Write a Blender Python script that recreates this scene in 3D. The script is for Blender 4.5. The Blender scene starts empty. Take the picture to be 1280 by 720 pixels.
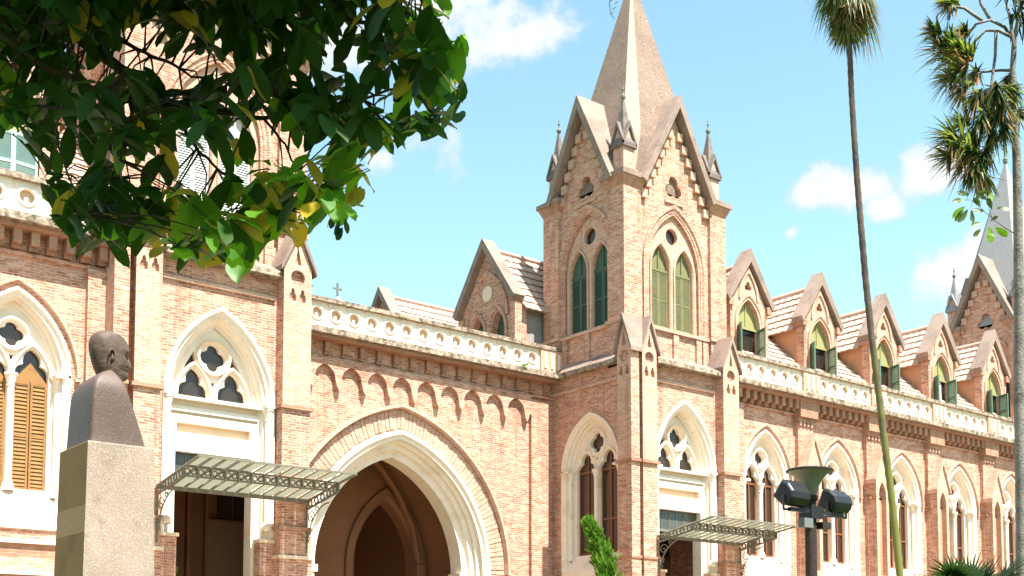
import bpy, bmesh, math, random
from math import sin, cos, pi, radians as R, sqrt, atan2, acos
from mathutils import Vector as V, Matrix
from mathutils.geometry import delaunay_2d_cdt
random.seed(7)
SC = bpy.context.scene
COL = SC.collection

# ------------------------------------------------------------------ camera
YAW, PITCH, FPX, SHIFT = 0.67387246, 0.073686505, 1514.34, 368.65
cam_d = bpy.data.cameras.new('camera')
cam_d.sensor_width = 36.0
cam_d.lens = 36.0 * FPX / 1280.0
cam_d.shift_y = SHIFT / 1280.0
cam_d.clip_start = 0.1
cam_d.clip_end = 3000.0
cam = bpy.data.objects.new('camera', cam_d)
cam.location = (0, 0, 1.6)
cam.rotation_euler = (pi / 2 + PITCH, 0, -YAW)
COL.objects.link(cam)
SC.camera = cam
CF = V((sin(YAW) * cos(PITCH), cos(YAW) * cos(PITCH), sin(PITCH)))
CR = V((cos(YAW), -sin(YAW), 0))
CD = CF.cross(CR)


def ray(x, y):
    return CF + CR * ((x - 640) / FPX) + CD * ((y - 360 - SHIFT) / FPX)


def at(x, y, d):
    """surveyed point: photo pixel (1280 wide) and distance in metres"""
    return V((0, 0, 1.6)) + ray(x, y) * d


# ------------------------------------------------------------------ light
SUN_EL, SUN_AZ = R(62), R(1.6)      # azimuth measured from -Y towards +X
sdir = V((sin(SUN_AZ) * cos(SUN_EL), -cos(SUN_AZ) * cos(SUN_EL), sin(SUN_EL)))
sun_d = bpy.data.lights.new('sun', 'SUN')
sun_d.energy = 5.0
sun_d.angle = R(0.5)
sun_d.color = (1.0, 0.95, 0.89)
sun = bpy.data.objects.new('sun', sun_d)
sun.rotation_euler = sdir.to_track_quat('Z', 'Y').to_euler()
sun.location = (0, -20, 60)
COL.objects.link(sun)

W = bpy.data.worlds.new('World')
SC.world = W
W.use_nodes = True
nt = W.node_tree
nt.nodes.clear()


def wn(t, **k):
    n = nt.nodes.new(t)
    for a, b in k.items():
        setattr(n, a, b)
    return n


sky = wn('ShaderNodeTexSky', sky_type='NISHITA')
sky.sun_disc = False
sky.sun_elevation = SUN_EL
sky.sun_rotation = pi - SUN_AZ
sky.air_density = 1.0
sky.dust_density = 0.6
sky.ozone_density = 1.6
bg = wn('ShaderNodeBackground')
bg.inputs[1].default_value = 0.10
out = wn('ShaderNodeOutputWorld')
tc = wn('ShaderNodeTexCoord')
# clouds: soft lumps of noise around given sky directions
CLOUDS = [(606, 22, .062, 1.0), (655, 48, .036, 1.0), (548, 8, .05, 1.0), (565, 180, .028, .55), (472, 196, .024, .8), (508, 182, .03, .45),
          (1066, 238, .036, 1.0), (1014, 246, .022, .8), (1098, 258, .022, 1.0), (1163, 222, .030, 1.0), (988, 290, .010, .7),
          (1205, 330, .044, 1.0), (1160, 338, .02, .9), (1225, 352, .03, 1.0), (760, 620, .06, .6), (420, 40, .05, .8)]
noi = wn('ShaderNodeTexNoise')
noi.inputs['Scale'].default_value = 20.0
noi.inputs['Detail'].default_value = 7.0
noi.inputs['Roughness'].default_value = 0.62
nt.links.new(tc.outputs['Generated'], noi.inputs['Vector'])
last = None
for (px, py, rad, amt) in CLOUDS:
    d = ray(px, py).normalized()
    sub = wn('ShaderNodeVectorMath', operation='SUBTRACT')
    nt.links.new(tc.outputs['Generated'], sub.inputs[0])
    sub.inputs[1].default_value = d
    sc_ = wn('ShaderNodeVectorMath', operation='MULTIPLY')
    nt.links.new(sub.outputs[0], sc_.inputs[0])
    sc_.inputs[1].default_value = (1, 1, 1.55)
    ln = wn('ShaderNodeVectorMath', operation='LENGTH')
    nt.links.new(sc_.outputs[0], ln.inputs[0])
    mr = wn('ShaderNodeMapRange')
    mr.inputs[1].default_value = 0.0
    mr.inputs[2].default_value = rad * 1.5
    mr.inputs[3].default_value = amt
    mr.inputs[4].default_value = 0.0
    nt.links.new(ln.outputs['Value'], mr.inputs[0])
    if last is None:
        last = mr.outputs[0]
    else:
        mx = wn('ShaderNodeMath', operation='MAXIMUM')
        nt.links.new(last, mx.inputs[0])
        nt.links.new(mr.outputs[0], mx.inputs[1])
        last = mx.outputs[0]
mul = wn('ShaderNodeMath', operation='MULTIPLY_ADD')
nt.links.new(noi.outputs[0], mul.inputs[0])
mul.inputs[1].default_value = 1.9
mul.inputs[2].default_value = -1.28
add = wn('ShaderNodeMath', operation='ADD')
nt.links.new(mul.outputs[0], add.inputs[0])
nt.links.new(last, add.inputs[1])
sm = wn('ShaderNodeMapRange', interpolation_type='SMOOTHSTEP')
sm.inputs[1].default_value = -0.02
sm.inputs[2].default_value = 0.36
nt.links.new(add.outputs[0], sm.inputs[0])
tint = wn('ShaderNodeMix', data_type='RGBA', blend_type='MULTIPLY')
tint.inputs[0].default_value = 1.0
tint.inputs[7].default_value = (1.17, 1.30, 1.04, 1)
nt.links.new(sky.outputs[0], tint.inputs[6])
cm = wn('ShaderNodeMix', data_type='RGBA')
nt.links.new(sm.outputs[0], cm.inputs[0])
nt.links.new(tint.outputs[2], cm.inputs[6])
cr = wn('ShaderNodeMapRange')
cr.inputs[1].default_value = .1
cr.inputs[2].default_value = .9
nt.links.new(add.outputs[0], cr.inputs[0])
cc = wn('ShaderNodeMix', data_type='RGBA')
nt.links.new(cr.outputs[0], cc.inputs[0])
cc.inputs[6].default_value = (2.5, 2.9, 3.2, 1)
cc.inputs[7].default_value = (4.2, 4.2, 4.2, 1)
nt.links.new(cc.outputs[2], cm.inputs[7])
nt.links.new(cm.outputs[2], bg.inputs[0])
nt.links.new(bg.outputs[0], out.inputs[0])

SC.view_settings.view_transform = 'Standard'
SC.view_settings.look = 'None'
SC.view_settings.gamma = 1.0
SC.view_settings.use_curve_mapping = False
SC.view_settings.exposure = 1.63
SC.cycles.max_bounces = 8
SC.cycles.diffuse_bounces = 4
SC.cycles.transparent_max_bounces = 6
SC.cycles.sample_clamp_indirect = 8.0

# ------------------------------------------------------------------ materials
MATS = {}


def mat(name, col, rough=.8, spec=.3, noise=None, bump=0.0, bscale=30.0, metal=0.0, trans=0.0):
    """noise = list of (scale, colour, lo, hi): patches of another colour of the surface itself"""
    m = bpy.data.materials.new(name)
    m.use_nodes = True
    t = m.node_tree
    b = t.nodes['Principled BSDF']
    b.inputs['Base Color'].default_value = (*col, 1)
    b.inputs['Roughness'].default_value = rough
    b.inputs['Specular IOR Level'].default_value = spec
    b.inputs['Metallic'].default_value = metal
    g = t.nodes.new('ShaderNodeNewGeometry')
    cur = None
    for (s, c, lo, hi) in (noise or []):
        n = t.nodes.new('ShaderNodeTexNoise')
        n.inputs['Scale'].default_value = s
        n.inputs['Detail'].default_value = 5
        n.inputs['Roughness'].default_value = .65
        t.links.new(g.outputs['Position'], n.inputs['Vector'])
        r = t.nodes.new('ShaderNodeMapRange')
        r.inputs[1].default_value = lo
        r.inputs[2].default_value = hi
        t.links.new(n.outputs[0], r.inputs[0])
        x = t.nodes.new('ShaderNodeMix')
        x.data_type = 'RGBA'
        t.links.new(r.outputs[0], x.inputs[0])
        if cur is None:
            x.inputs[6].default_value = (*col, 1)
        else:
            t.links.new(cur, x.inputs[6])
        x.inputs[7].default_value = (*c, 1)
        cur = x.outputs[2]
    if cur is not None:
        t.links.new(cur, b.inputs['Base Color'])
    if bump:
        n = t.nodes.new('ShaderNodeTexNoise')
        n.inputs['Scale'].default_value = bscale
        n.inputs['Detail'].default_value = 6
        t.links.new(g.outputs['Position'], n.inputs['Vector'])
        bp = t.nodes.new('ShaderNodeBump')
        bp.inputs['Strength'].default_value = bump
        bp.inputs['Distance'].default_value = .02
        t.links.new(n.outputs[0], bp.inputs['Height'])
        t.links.new(bp.outputs[0], b.inputs['Normal'])
    MATS[name] = m
    return m


def brick_mat(name, c1, c2, mortar, stain, bw=.22, bh=.062, stain_lo=.50, stain_hi=.74, ms=.009):
    m = bpy.data.materials.new(name)
    m.use_nodes = True
    t = m.node_tree
    L = t.links.new
    b = t.nodes['Principled BSDF']
    b.inputs['Roughness'].default_value = .9
    b.inputs['Specular IOR Level'].default_value = .15
    g = t.nodes.new('ShaderNodeNewGeometry')
    sp = t.nodes.new('ShaderNodeSeparateXYZ')
    L(g.outputs['Position'], sp.inputs[0])
    sn = t.nodes.new('ShaderNodeSeparateXYZ')
    L(g.outputs['True Normal'], sn.inputs[0])
    ax = t.nodes.new('ShaderNodeMath'); ax.operation = 'ABSOLUTE'
    L(sn.outputs[0], ax.inputs[0])
    ay = t.nodes.new('ShaderNodeMath'); ay.operation = 'ABSOLUTE'
    L(sn.outputs[1], ay.inputs[0])
    gt = t.nodes.new('ShaderNodeMath'); gt.operation = 'GREATER_THAN'
    L(ax.outputs[0], gt.inputs[0]); L(ay.outputs[0], gt.inputs[1])
    mu = t.nodes.new('ShaderNodeMix')
    L(gt.outputs[0], mu.inputs[0]); L(sp.outputs[0], mu.inputs[2]); L(sp.outputs[1], mu.inputs[3])
    cb = t.nodes.new('ShaderNodeCombineXYZ')
    L(mu.outputs[0], cb.inputs[0]); L(sp.outputs[2], cb.inputs[1])
    # slightly wavy courses, hand laid
    wv = t.nodes.new('ShaderNodeTexNoise')
    wv.inputs['Scale'].default_value = 3.0
    L(g.outputs['Position'], wv.inputs['Vector'])
    ws = t.nodes.new('ShaderNodeVectorMath'); ws.operation = 'SCALE'
    ws.inputs['Scale'].default_value = .035
    L(wv.outputs[1], ws.inputs[0])
    wa = t.nodes.new('ShaderNodeVectorMath')
    L(cb.outputs[0], wa.inputs[0]); L(ws.outputs[0], wa.inputs[1])
    bt = t.nodes.new('ShaderNodeTexBrick')
    bt.inputs['Scale'].default_value = 1.0
    bt.inputs['Brick Width'].default_value = bw
    bt.inputs['Row Height'].default_value = bh
    bt.inputs['Mortar Size'].default_value = ms
    bt.inputs['Mortar Smooth'].default_value = .3
    bt.inputs['Bias'].default_value = -.1
    bt.inputs['Color1'].default_value = (*c1, 1)
    bt.inputs['Color2'].default_value = (*c2, 1)
    bt.inputs['Mortar'].default_value = (*mortar, 1)
    L(wa.outputs[0], bt.inputs['Vector'])
    cur = bt.outputs['Color']
    pale = tuple(q * 1.0 for q in mortar)
    for (s, lo, hi, c, f, az) in ((.55, stain_lo, stain_hi, stain, .55, 1.0), (1.9, .46, .66, tuple(q * 1.12 for q in c2), .5, 1.0), (3.2, .52, .66, pale, .75, 2.8), (3.7, .54, .68, tuple(q * .95 for q in c1), .8, 2.8), (8.0, .56, .68, tuple(q * .6 for q in c1), .65, 2.4), (11.0, .58, .70, pale, .8, 2.2)):
        n = t.nodes.new('ShaderNodeTexNoise')
        n.inputs['Scale'].default_value = s
        n.inputs['Detail'].default_value = 6
        n.inputs['Roughness'].default_value = .7
        mp = t.nodes.new('ShaderNodeVectorMath'); mp.operation = 'MULTIPLY'
        mp.inputs[1].default_value = (1, 1, az)
        L(g.outputs['Position'], mp.inputs[0])
        L(mp.outputs[0], n.inputs['Vector'])
        r = t.nodes.new('ShaderNodeMapRange')
        r.inputs[1].default_value = lo; r.inputs[2].default_value = hi; r.inputs[4].default_value = f
        L(n.outputs[0], r.inputs[0])
        x = t.nodes.new('ShaderNodeMix'); x.data_type = 'RGBA'
        L(r.outputs[0], x.inputs[0]); L(cur, x.inputs[6])
        x.inputs[7].default_value = (*c, 1)
        cur = x.outputs[2]
    # rain streaks running down the wall
    n = t.nodes.new('ShaderNodeTexNoise')
    n.inputs['Scale'].default_value = 1.0
    n.inputs['Detail'].default_value = 5
    mp = t.nodes.new('ShaderNodeVectorMath'); mp.operation = 'MULTIPLY'
    mp.inputs[1].default_value = (4.5, 4.5, .35)
    L(g.outputs['Position'], mp.inputs[0]); L(mp.outputs[0], n.inputs['Vector'])
    r = t.nodes.new('ShaderNodeMapRange')
    r.inputs[1].default_value = .55; r.inputs[2].default_value = .72; r.inputs[4].default_value = .42
    L(n.outputs[0], r.inputs[0])
    x = t.nodes.new('ShaderNodeMix'); x.data_type = 'RGBA'
    L(r.outputs[0], x.inputs[0]); L(cur, x.inputs[6])
    x.inputs[7].default_value = (*[q * .72 for q in stain], 1)
    cur = x.outputs[2]
    L(cur, b.inputs['Base Color'])
    n2 = t.nodes.new('ShaderNodeTexNoise')
    n2.inputs['Scale'].default_value = 40
    L(g.outputs['Position'], n2.inputs['Vector'])
    sb = t.nodes.new('ShaderNodeMath'); sb.operation = 'MULTIPLY_ADD'
    L(bt.outputs['Fac'], sb.inputs[0]); sb.inputs[1].default_value = -1.0
    L(n2.outputs[0], sb.inputs[2])
    bp = t.nodes.new('ShaderNodeBump')
    bp.inputs['Strength'].default_value = .55
    bp.inputs['Distance'].default_value = .012
    L(sb.outputs[0], bp.inputs['Height'])
    L(bp.outputs[0], b.inputs['Normal'])
    MATS[name] = m
    return m


def leaf_mat(name, c, c2, trans=(.2, .5, .02), tw=.35, rough=.45, spec=.4):
    m = bpy.data.materials.new(name)
    m.use_nodes = True
    t = m.node_tree
    L = t.links.new
    b = t.nodes['Principled BSDF']
    b.inputs['Roughness'].default_value = rough
    b.inputs['Specular IOR Level'].default_value = spec
    g = t.nodes.new('ShaderNodeNewGeometry')
    n = t.nodes.new('ShaderNodeTexNoise')
    n.inputs['Scale'].default_value = 5.0
    L(g.outputs['Position'], n.inputs['Vector'])
    ad = t.nodes.new('ShaderNodeMath')
    L(n.outputs[0], ad.inputs[0])
    L(g.outputs['Random Per Island'], ad.inputs[1])
    r = t.nodes.new('ShaderNodeMapRange')
    r.inputs[1].default_value = .4; r.inputs[2].default_value = 1.5
    L(ad.outputs[0], r.inputs[0])
    x = t.nodes.new('ShaderNodeMix'); x.data_type = 'RGBA'
    L(r.outputs[0], x.inputs[0])
    x.inputs[6].default_value = (*c, 1); x.inputs[7].default_value = (*c2, 1)
    L(x.outputs[2], b.inputs['Base Color'])
    tr = t.nodes.new('ShaderNodeBsdfTranslucent')
    tr.inputs[0].default_value = (*trans, 1)
    ms = t.nodes.new('ShaderNodeMixShader')
    ms.inputs[0].default_value = tw
    L(b.outputs[0], ms.inputs[1]); L(tr.outputs[0], ms.inputs[2])
    L(ms.outputs[0], t.nodes['Material Output'].inputs[0])
    MATS[name] = m
    return m


BRICK = brick_mat('brick', (.30, .115, .066), (.60, .325, .22), (.62, .45, .35), (.27, .125, .08))
BRICKD = brick_mat('corbel brick', (.38, .18, .11), (.45, .24, .15), (.40, .28, .20), (.17, .105, .075), stain_lo=.42, stain_hi=.66)
BRICKP = brick_mat('pale voussoir brick', (.46, .235, .155), (.58, .355, .255), (.58, .43, .335), (.36, .20, .13))
WHITE = mat('white paint', (.80, .695, .57), .7, .25, [(1.3, (.62, .48, .34), .52, .74), (7, (.66, .54, .41), .56, .74), (22, (.50, .39, .29), .66, .78)], .12, 20)
CREAM = mat('cream stucco', (.72, .57, .42), .8, .2, [(1.6, (.64, .50, .35), .5, .75)], .12, 24)
ROUNDEL = mat('tan roundel', (.60, .42, .29), .85, .15, [(5, (.50, .33, .22), .5, .7)], .2, 30)
COPING = mat('weathered coping', (.28, .205, .165), .9, .15, [(1.2, (.19, .14, .112), .42, .66), (14, (.37, .29, .235), .55, .75), (4, (.12, .095, .075), .62, .76)], .35, 30)
LIP = mat('mossy cornice edge', (.36, .28, .21), .95, .1, [(6, (.10, .08, .055), .42, .62), (9, (.55, .46, .36), .56, .72), (2.2, (.15, .14, .06), .62, .78)], .5, 25)
SPIRE = mat('spire render', (.255, .18, .138), .9, .12, [(1.1, (.20, .14, .11), .42, .66), (24, (.12, .088, .07), .5, .62), (9, (.34, .255, .20), .56, .72)], .7, 40)
SPIREB = mat('spire rib', (.36, .285, .22), .9, .12, [(9, (.44, .35, .28), .5, .7)], .3, 30)
PINN = mat('grey weathered pinnacle stone', (.19, .155, .138), .9, .12, [(3, (.12, .10, .09), .42, .66), (20, (.27, .225, .20), .56, .72)], .5, 40)
GREY = mat('grey roof render', (.30, .29, .29), .9, .12, [(20, (.21, .20, .20), .45, .65)], .5, 40)
TILE = mat('clay tile', (.50, .345, .265), .85, .2, [(3, (.40, .26, .19), .45, .7), (16, (.58, .43, .34), .5, .7)], .3, 30)
TILED = mat('old tile edge', (.40, .25, .175), .9, .1, [(8, (.24, .17, .13), .45, .7)], .3, 30)
PLASTER = mat('orange plaster', (.46, .25, .145), .9, .15, [(1.3, (.36, .20, .12), .45, .7)], .2, 20)
GPLASTER = mat('grey plaster', (.30, .27, .24), .9, .15, [(1.6, (.22, .20, .18), .45, .7)], .2, 20)
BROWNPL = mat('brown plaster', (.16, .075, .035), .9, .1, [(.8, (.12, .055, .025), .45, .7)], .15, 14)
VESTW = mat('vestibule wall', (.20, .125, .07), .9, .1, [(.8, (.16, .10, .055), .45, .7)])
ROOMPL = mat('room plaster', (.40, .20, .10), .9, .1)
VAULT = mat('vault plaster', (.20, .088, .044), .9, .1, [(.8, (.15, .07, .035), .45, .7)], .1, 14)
FRAMEB = mat('brown window frame', (.20, .075, .035), .5, .3)
GLASS = mat('dark window glass', (.035, .022, .014), .12, .5)
GLASSR = mat('shaded room glass', (.028, .020, .015), .25, .5)
TRANSOM = mat('green grey transom glass', (.06, .065, .055), .2, .5, [(3, (.10, .10, .08), .45, .7)])
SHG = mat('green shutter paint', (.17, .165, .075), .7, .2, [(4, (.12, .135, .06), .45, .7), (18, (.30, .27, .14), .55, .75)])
SHGD = mat('shaded green shutter paint', (.050, .095, .062), .6, .3, [(4, (.08, .085, .05), .5, .75)])  # darker copy of the shutter green, shade put into the colour
SHT = mat('teal shutter paint', (.085, .16, .105), .55, .3, [(5, (.09, .22, .13), .5, .7)])
SHBLUE = mat('pale blue shutter paint', (.34, .50, .47), .6, .3, [(6, (.42, .55, .50), .5, .7)])
SHGREY = mat('pale grey shutter paint', (.46, .47, .44), .6, .3)
SHTAN = mat('tan shutter wood', (.28, .148, .055), .75, .15, [(5, (.21, .11, .042), .45, .7), (30, (.34, .19, .08), .56, .72)])
PANEL = mat('olive window panel', (.27, .25, .10), .6, .3)
CURTAIN = mat('white curtain', (.72, .66, .60), .9, .1)
IRON = mat('green grey iron', (.15, .145, .11), .7, .25, [(8, (.20, .185, .145), .5, .75)])
CGLASS = mat('canopy glass', (.22, .24, .18), .25, .5, [(2, (.28, .28, .21), .45, .7)])
CGT = CGLASS.node_tree
_b = CGT.nodes['Principled BSDF']
_t = CGT.nodes.new('ShaderNodeBsdfTranslucent')
_t.inputs[0].default_value = (.19, .20, .145, 1)
_m = CGT.nodes.new('ShaderNodeMixShader')
_m.inputs[0].default_value = .55
CGT.links.new(_b.outputs[0], _m.inputs[1]); CGT.links.new(_t.outputs[0], _m.inputs[2])
CGT.links.new(_m.outputs[0], CGT.nodes['Material Output'].inputs[0])
GRANITE = mat('pale granite', (.34, .26, .205), .75, .3, [(1.6, (.25, .19, .145), .40, .64), (4.5, (.21, .16, .12), .55, .72), (90, (.48, .40, .33), .54, .64), (60, (.23, .18, .14), .60, .68)], .15, 60)
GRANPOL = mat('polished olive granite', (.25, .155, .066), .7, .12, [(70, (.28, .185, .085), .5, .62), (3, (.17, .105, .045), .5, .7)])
GRANREFL = mat('painted granite reflection', (.38, .245, .12), .65, .15, [(60, (.30, .19, .09), .5, .62)])  # paler ochre band, a reflection painted on the polished side
HERM = mat('brown granite', (.105, .068, .05), .55, .4, [(2.5, (.075, .05, .038), .42, .68), (80, (.15, .10, .078), .52, .64)], .12, 60)
BRONZE = mat('dark bronze', (.10, .066, .048), .62, .3, [(14, (.15, .105, .08), .48, .7), (6, (.05, .033, .024), .5, .7)], .25, 30)
BLACKM = mat('black painted metal', (.014, .014, .016), .38, .5, [(12, (.022, .019, .018), .5, .7)])
RUSTY = mat('rusted dark iron pole', (.028, .020, .016), .7, .3, [(30, (.055, .034, .022), .5, .7)], .3, 40)
SHADE = mat('grey lamp shade', (.25, .215, .175), .55, .35, [(4, (.16, .15, .125), .45, .7)])
GREYM = mat('grey box paint', (.15, .16, .155), .5, .4)
LENS = mat('floodlight lens', (.5, .47, .40), .2, .5)
BARKP = mat('palm bark', (.20, .165, .13), .95, .1, [(2.0, (.13, .105, .085), .45, .65), (40, (.28, .235, .19), .55, .7)], .6, 60)
BARKG = mat('grey bark', (.24, .215, .185), .95, .1, [(5, (.13, .115, .10), .45, .65), (30, (.36, .33, .29), .55, .7)], .7, 40)
BARKD = mat('dark branch bark', (.065, .045, .030), .95, .1, [(14, (.10, .075, .05), .5, .7)], .5, 40)
MOSS = mat('mossy palm bark', (.15, .16, .045), .95, .1, [(8, (.11, .09, .06), .42, .62), (50, (.22, .25, .06), .55, .7)], .6, 60)
PALMBARK = mat('palm bark with moss low down', (.11, .088, .07), .95, .1, [(2.0, (.06, .048, .04), .42, .62), (34, (.20, .165, .13), .54, .68)], .8, 50)
_t = PALMBARK.node_tree
_b = _t.nodes['Principled BSDF']
_c = _b.inputs['Base Color'].links[0].from_socket
_g = _t.nodes.new('ShaderNodeNewGeometry')
_s = _t.nodes.new('ShaderNodeSeparateXYZ')
_t.links.new(_g.outputs['Position'], _s.inputs[0])
_n = _t.nodes.new('ShaderNodeTexNoise'); _n.inputs['Scale'].default_value = 2.2; _n.inputs['Detail'].default_value = 6
_t.links.new(_g.outputs['Position'], _n.inputs['Vector'])
_a = _t.nodes.new('ShaderNodeMath'); _a.operation = 'MULTIPLY_ADD'
_t.links.new(_n.outputs[0], _a.inputs[0]); _a.inputs[1].default_value = 9.0; _t.links.new(_s.outputs[2], _a.inputs[2])
_r = _t.nodes.new('ShaderNodeMapRange')
_r.inputs[1].default_value = 15.0; _r.inputs[2].default_value = 10.0; _r.inputs[3].default_value = 0; _r.inputs[4].default_value = .85
_t.links.new(_a.outputs[0], _r.inputs[0])
_x = _t.nodes.new('ShaderNodeMix'); _x.data_type = 'RGBA'
_t.links.new(_r.outputs[0], _x.inputs[0]); _t.links.new(_c, _x.inputs[6]); _x.inputs[7].default_value = (.17, .19, .045, 1)
_t.links.new(_x.outputs[2], _b.inputs['Base Color'])
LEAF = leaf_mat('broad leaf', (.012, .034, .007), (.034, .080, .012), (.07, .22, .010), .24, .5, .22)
LEAFB = leaf_mat('bright young and sunlit leaf', (.04, .13, .010), (.12, .27, .02), (.25, .60, .02), .5)  # on the big tree it paints sunlight into the leaf colour
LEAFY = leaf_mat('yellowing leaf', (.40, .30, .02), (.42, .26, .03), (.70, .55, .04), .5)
STRAP = leaf_mat('strap leaf', (.055, .085, .018), (.15, .19, .03), (.30, .40, .04), .35)
STRAPD = leaf_mat('dry strap leaf', (.30, .17, .08), (.42, .27, .14), (.45, .25, .1), .3, .8, .2)
PALML = leaf_mat('palm frond', (.035, .065, .016), (.085, .125, .03), (.16, .26, .03), .3)
FANL = leaf_mat('fan palm frond', (.010, .024, .009), (.026, .055, .016), (.05, .12, .02), .2, .6, .15)
JUNI = leaf_mat('juniper foliage', (.05, .12, .012), (.13, .26, .025), (.20, .42, .03), .3, .7, .2)
GRASS = mat('lawn', (.05, .085, .02), .95, .1, [(.6, (.07, .10, .03), .45, .65), (8, (.03, .06, .012), .5, .7)], .5, 20)
PAVE = mat('stone paving', (.42, .31, .22), .9, .2, [(1.2, (.29, .235, .19), .45, .68), (30, (.42, .35, .28), .5, .7)], .2, 30)

# ------------------------------------------------------------------ mesh helpers
WORLDLOC = {}


class Fr:
    """a wall frame: u along the wall, v up, w out of the wall"""
    def __init__(s, o, side):
        s.o = V(o)
        s.U, s.N = {'front': (V((1, 0, 0)), V((0, -1, 0))), 'left': (V((0, -1, 0)), V((-1, 0, 0))),
                    'right': (V((0, 1, 0)), V((1, 0, 0))), 'back': (V((-1, 0, 0)), V((0, 1, 0)))}[side]

    def p(s, u, v, w=0.0):
        return s.o + s.U * u + V((0, 0, v)) + s.N * w


class MB:
    def __init__(s):
        s.v, s.f, s.m, s.mats = [], [], [], []

    def mi(s, m):
        if m not in s.mats:
            s.mats.append(m)
        return s.mats.index(m)

    def face(s, pts, m):
        i = len(s.v)
        s.v.extend(V(p) for p in pts)
        s.f.append(list(range(i, i + len(pts))))
        s.m.append(s.mi(m))

    def grid(s, rows, m, close_u=False, close_v=False):
        n = len(rows[0])
        i = len(s.v)
        for r in rows:
            s.v.extend(V(p) for p in r)
        k = s.mi(m)
        nr = len(rows)
        for a in range(nr if close_v else nr - 1):
            for b in range(n if close_u else n - 1):
                a2, b2 = (a + 1) % nr, (b + 1) % n
                s.f.append([i + a * n + b, i + a * n + b2, i + a2 * n + b2, i + a2 * n + b])
                s.m.append(k)

    def box(s, x0, x1, y0, y1, z0, z1, m):
        s.boxf(Fr((0, 0, 0), 'front'), x0, x1, z0, z1, -y1, -y0, m)

    def boxf(s, fr, u0, u1, v0, v1, w0, w1, m):
        c = [fr.p(u, v, w) for w in (w0, w1) for v in (v0, v1) for u in (u0, u1)]
        for q in ((4, 5, 7, 6), (1, 0, 2, 3), (0, 4, 6, 2), (5, 1, 3, 7), (6, 7, 3, 2), (0, 1, 5, 4)):
            s.face([c[k] for k in q], m)

    def prism(s, fr, poly, w0, w1, m, ends=True):
        """poly in (u, v) anticlockwise, extruded from w0 to w1"""
        if ends:
            s.face([fr.p(u, v, w1) for u, v in poly], m)
            s.face([fr.p(u, v, w0) for u, v in reversed(poly)], m)
        n = len(poly)
        for k in range(n):
            a, b = poly[k], poly[(k + 1) % n]
            s.face([fr.p(*a, w0), fr.p(*b, w0), fr.p(*b, w1), fr.p(*a, w1)], m)

    def plate(s, fr, outer, holes, wf, wb, m, mh=None, rim=False):
        """front sheet with holes at w = wf; reveals run back to wb"""
        vs, loops = [], []
        for lp in [outer] + holes:
            loops.append(list(range(len(vs), len(vs) + len(lp))))
            vs.extend(V((a, b)) for a, b in lp)
        ed = []
        for lp in loops:
            ed += [(lp[k], lp[(k + 1) % len(lp)]) for k in range(len(lp))]
        r = delaunay_2d_cdt(vs, ed, [], 0, 1e-5)
        rv = r[0]

        def inside(pt, poly):
            x, y = pt
            c = False
            n = len(poly)
            for k in range(n):
                x0, y0 = poly[k]; x1, y1 = poly[(k + 1) % n]
                if (y0 > y) != (y1 > y) and x < (x1 - x0) * (y - y0) / (y1 - y0) + x0:
                    c = not c
            return c
        base = len(s.v)
        s.v.extend(fr.p(p[0], p[1], wf) for p in rv)
        k = s.mi(m)
        for f in r[2]:
            cx = sum(rv[i][0] for i in f) / len(f); cy = sum(rv[i][1] for i in f) / len(f)
            if not inside((cx, cy), outer) or any(inside((cx, cy), h) for h in holes):
                continue
            s.f.append([base + i for i in f]); s.m.append(k)
        for lp in holes + ([outer] if rim else []):
            n = len(lp)
            for q in range(n):
                a, b = lp[q], lp[(q + 1) % n]
                s.face([fr.p(*a, wf), fr.p(*b, wf), fr.p(*b, wb), fr.p(*a, wb)], mh or m)

    def sweep(s, fr, u0, spring, a, h, prof, leg, m, n=10):
        """moulding: profile [(offset outwards, w)] swept along a pointed arch with straight legs"""
        rows = []
        for (o, w) in prof:
            rows.append([fr.p(u0 + x, y, w) for x, y in arch(a, h, o, spring, leg, n)])
        s.grid(rows, m)

    def tube(s, pts, rad, m, n=8, cap=True):
        pts = [V(p) for p in pts]
        rows = []
        up = V((0, 0, 1))
        prev = None
        for i, p in enumerate(pts):
            d = (pts[min(i + 1, len(pts) - 1)] - pts[max(i - 1, 0)]).normalized()
            if prev is None:
                x = d.cross(up)
                if x.length < .05:
                    x = d.cross(V((0, 1, 0)))
                x.normalize()
            else:
                x = prev - d * prev.dot(d)
                x.normalize()
            prev = x
            y = d.cross(x)
            r = rad[i] if isinstance(rad, (list, tuple)) else rad
            rows.append([p + x * (r * cos(2 * pi * k / n)) + y * (r * sin(2 * pi * k / n)) for k in range(n)])
        s.grid(rows, m, close_u=True)
        if cap:
            s.face(list(reversed(rows[0])), m)
            s.face(rows[-1], m)

    def lathe(s, c, prof, m, n=16):
        c = V(c)
        rows = [[c + V((r * cos(2 * pi * k / n), r * sin(2 * pi * k / n), z)) for k in range(n)] for r, z in prof]
        s.grid(rows, m, close_u=True)

    def frustum(s, c, h0, z0, h1, z1, m):
        c = V((c[0], c[1], 0))
        q = [(-1, -1), (1, -1), (1, 1), (-1, 1)]
        lo = [c + V((x * h0, y * h0, z0)) for x, y in q]
        hi = [c + V((x * h1, y * h1, z1)) for x, y in q]
        for k in range(4):
            s.face([lo[k], lo[(k + 1) % 4], hi[(k + 1) % 4], hi[k]], m)
        s.face(hi, m); s.face(list(reversed(lo)), m)

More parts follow.
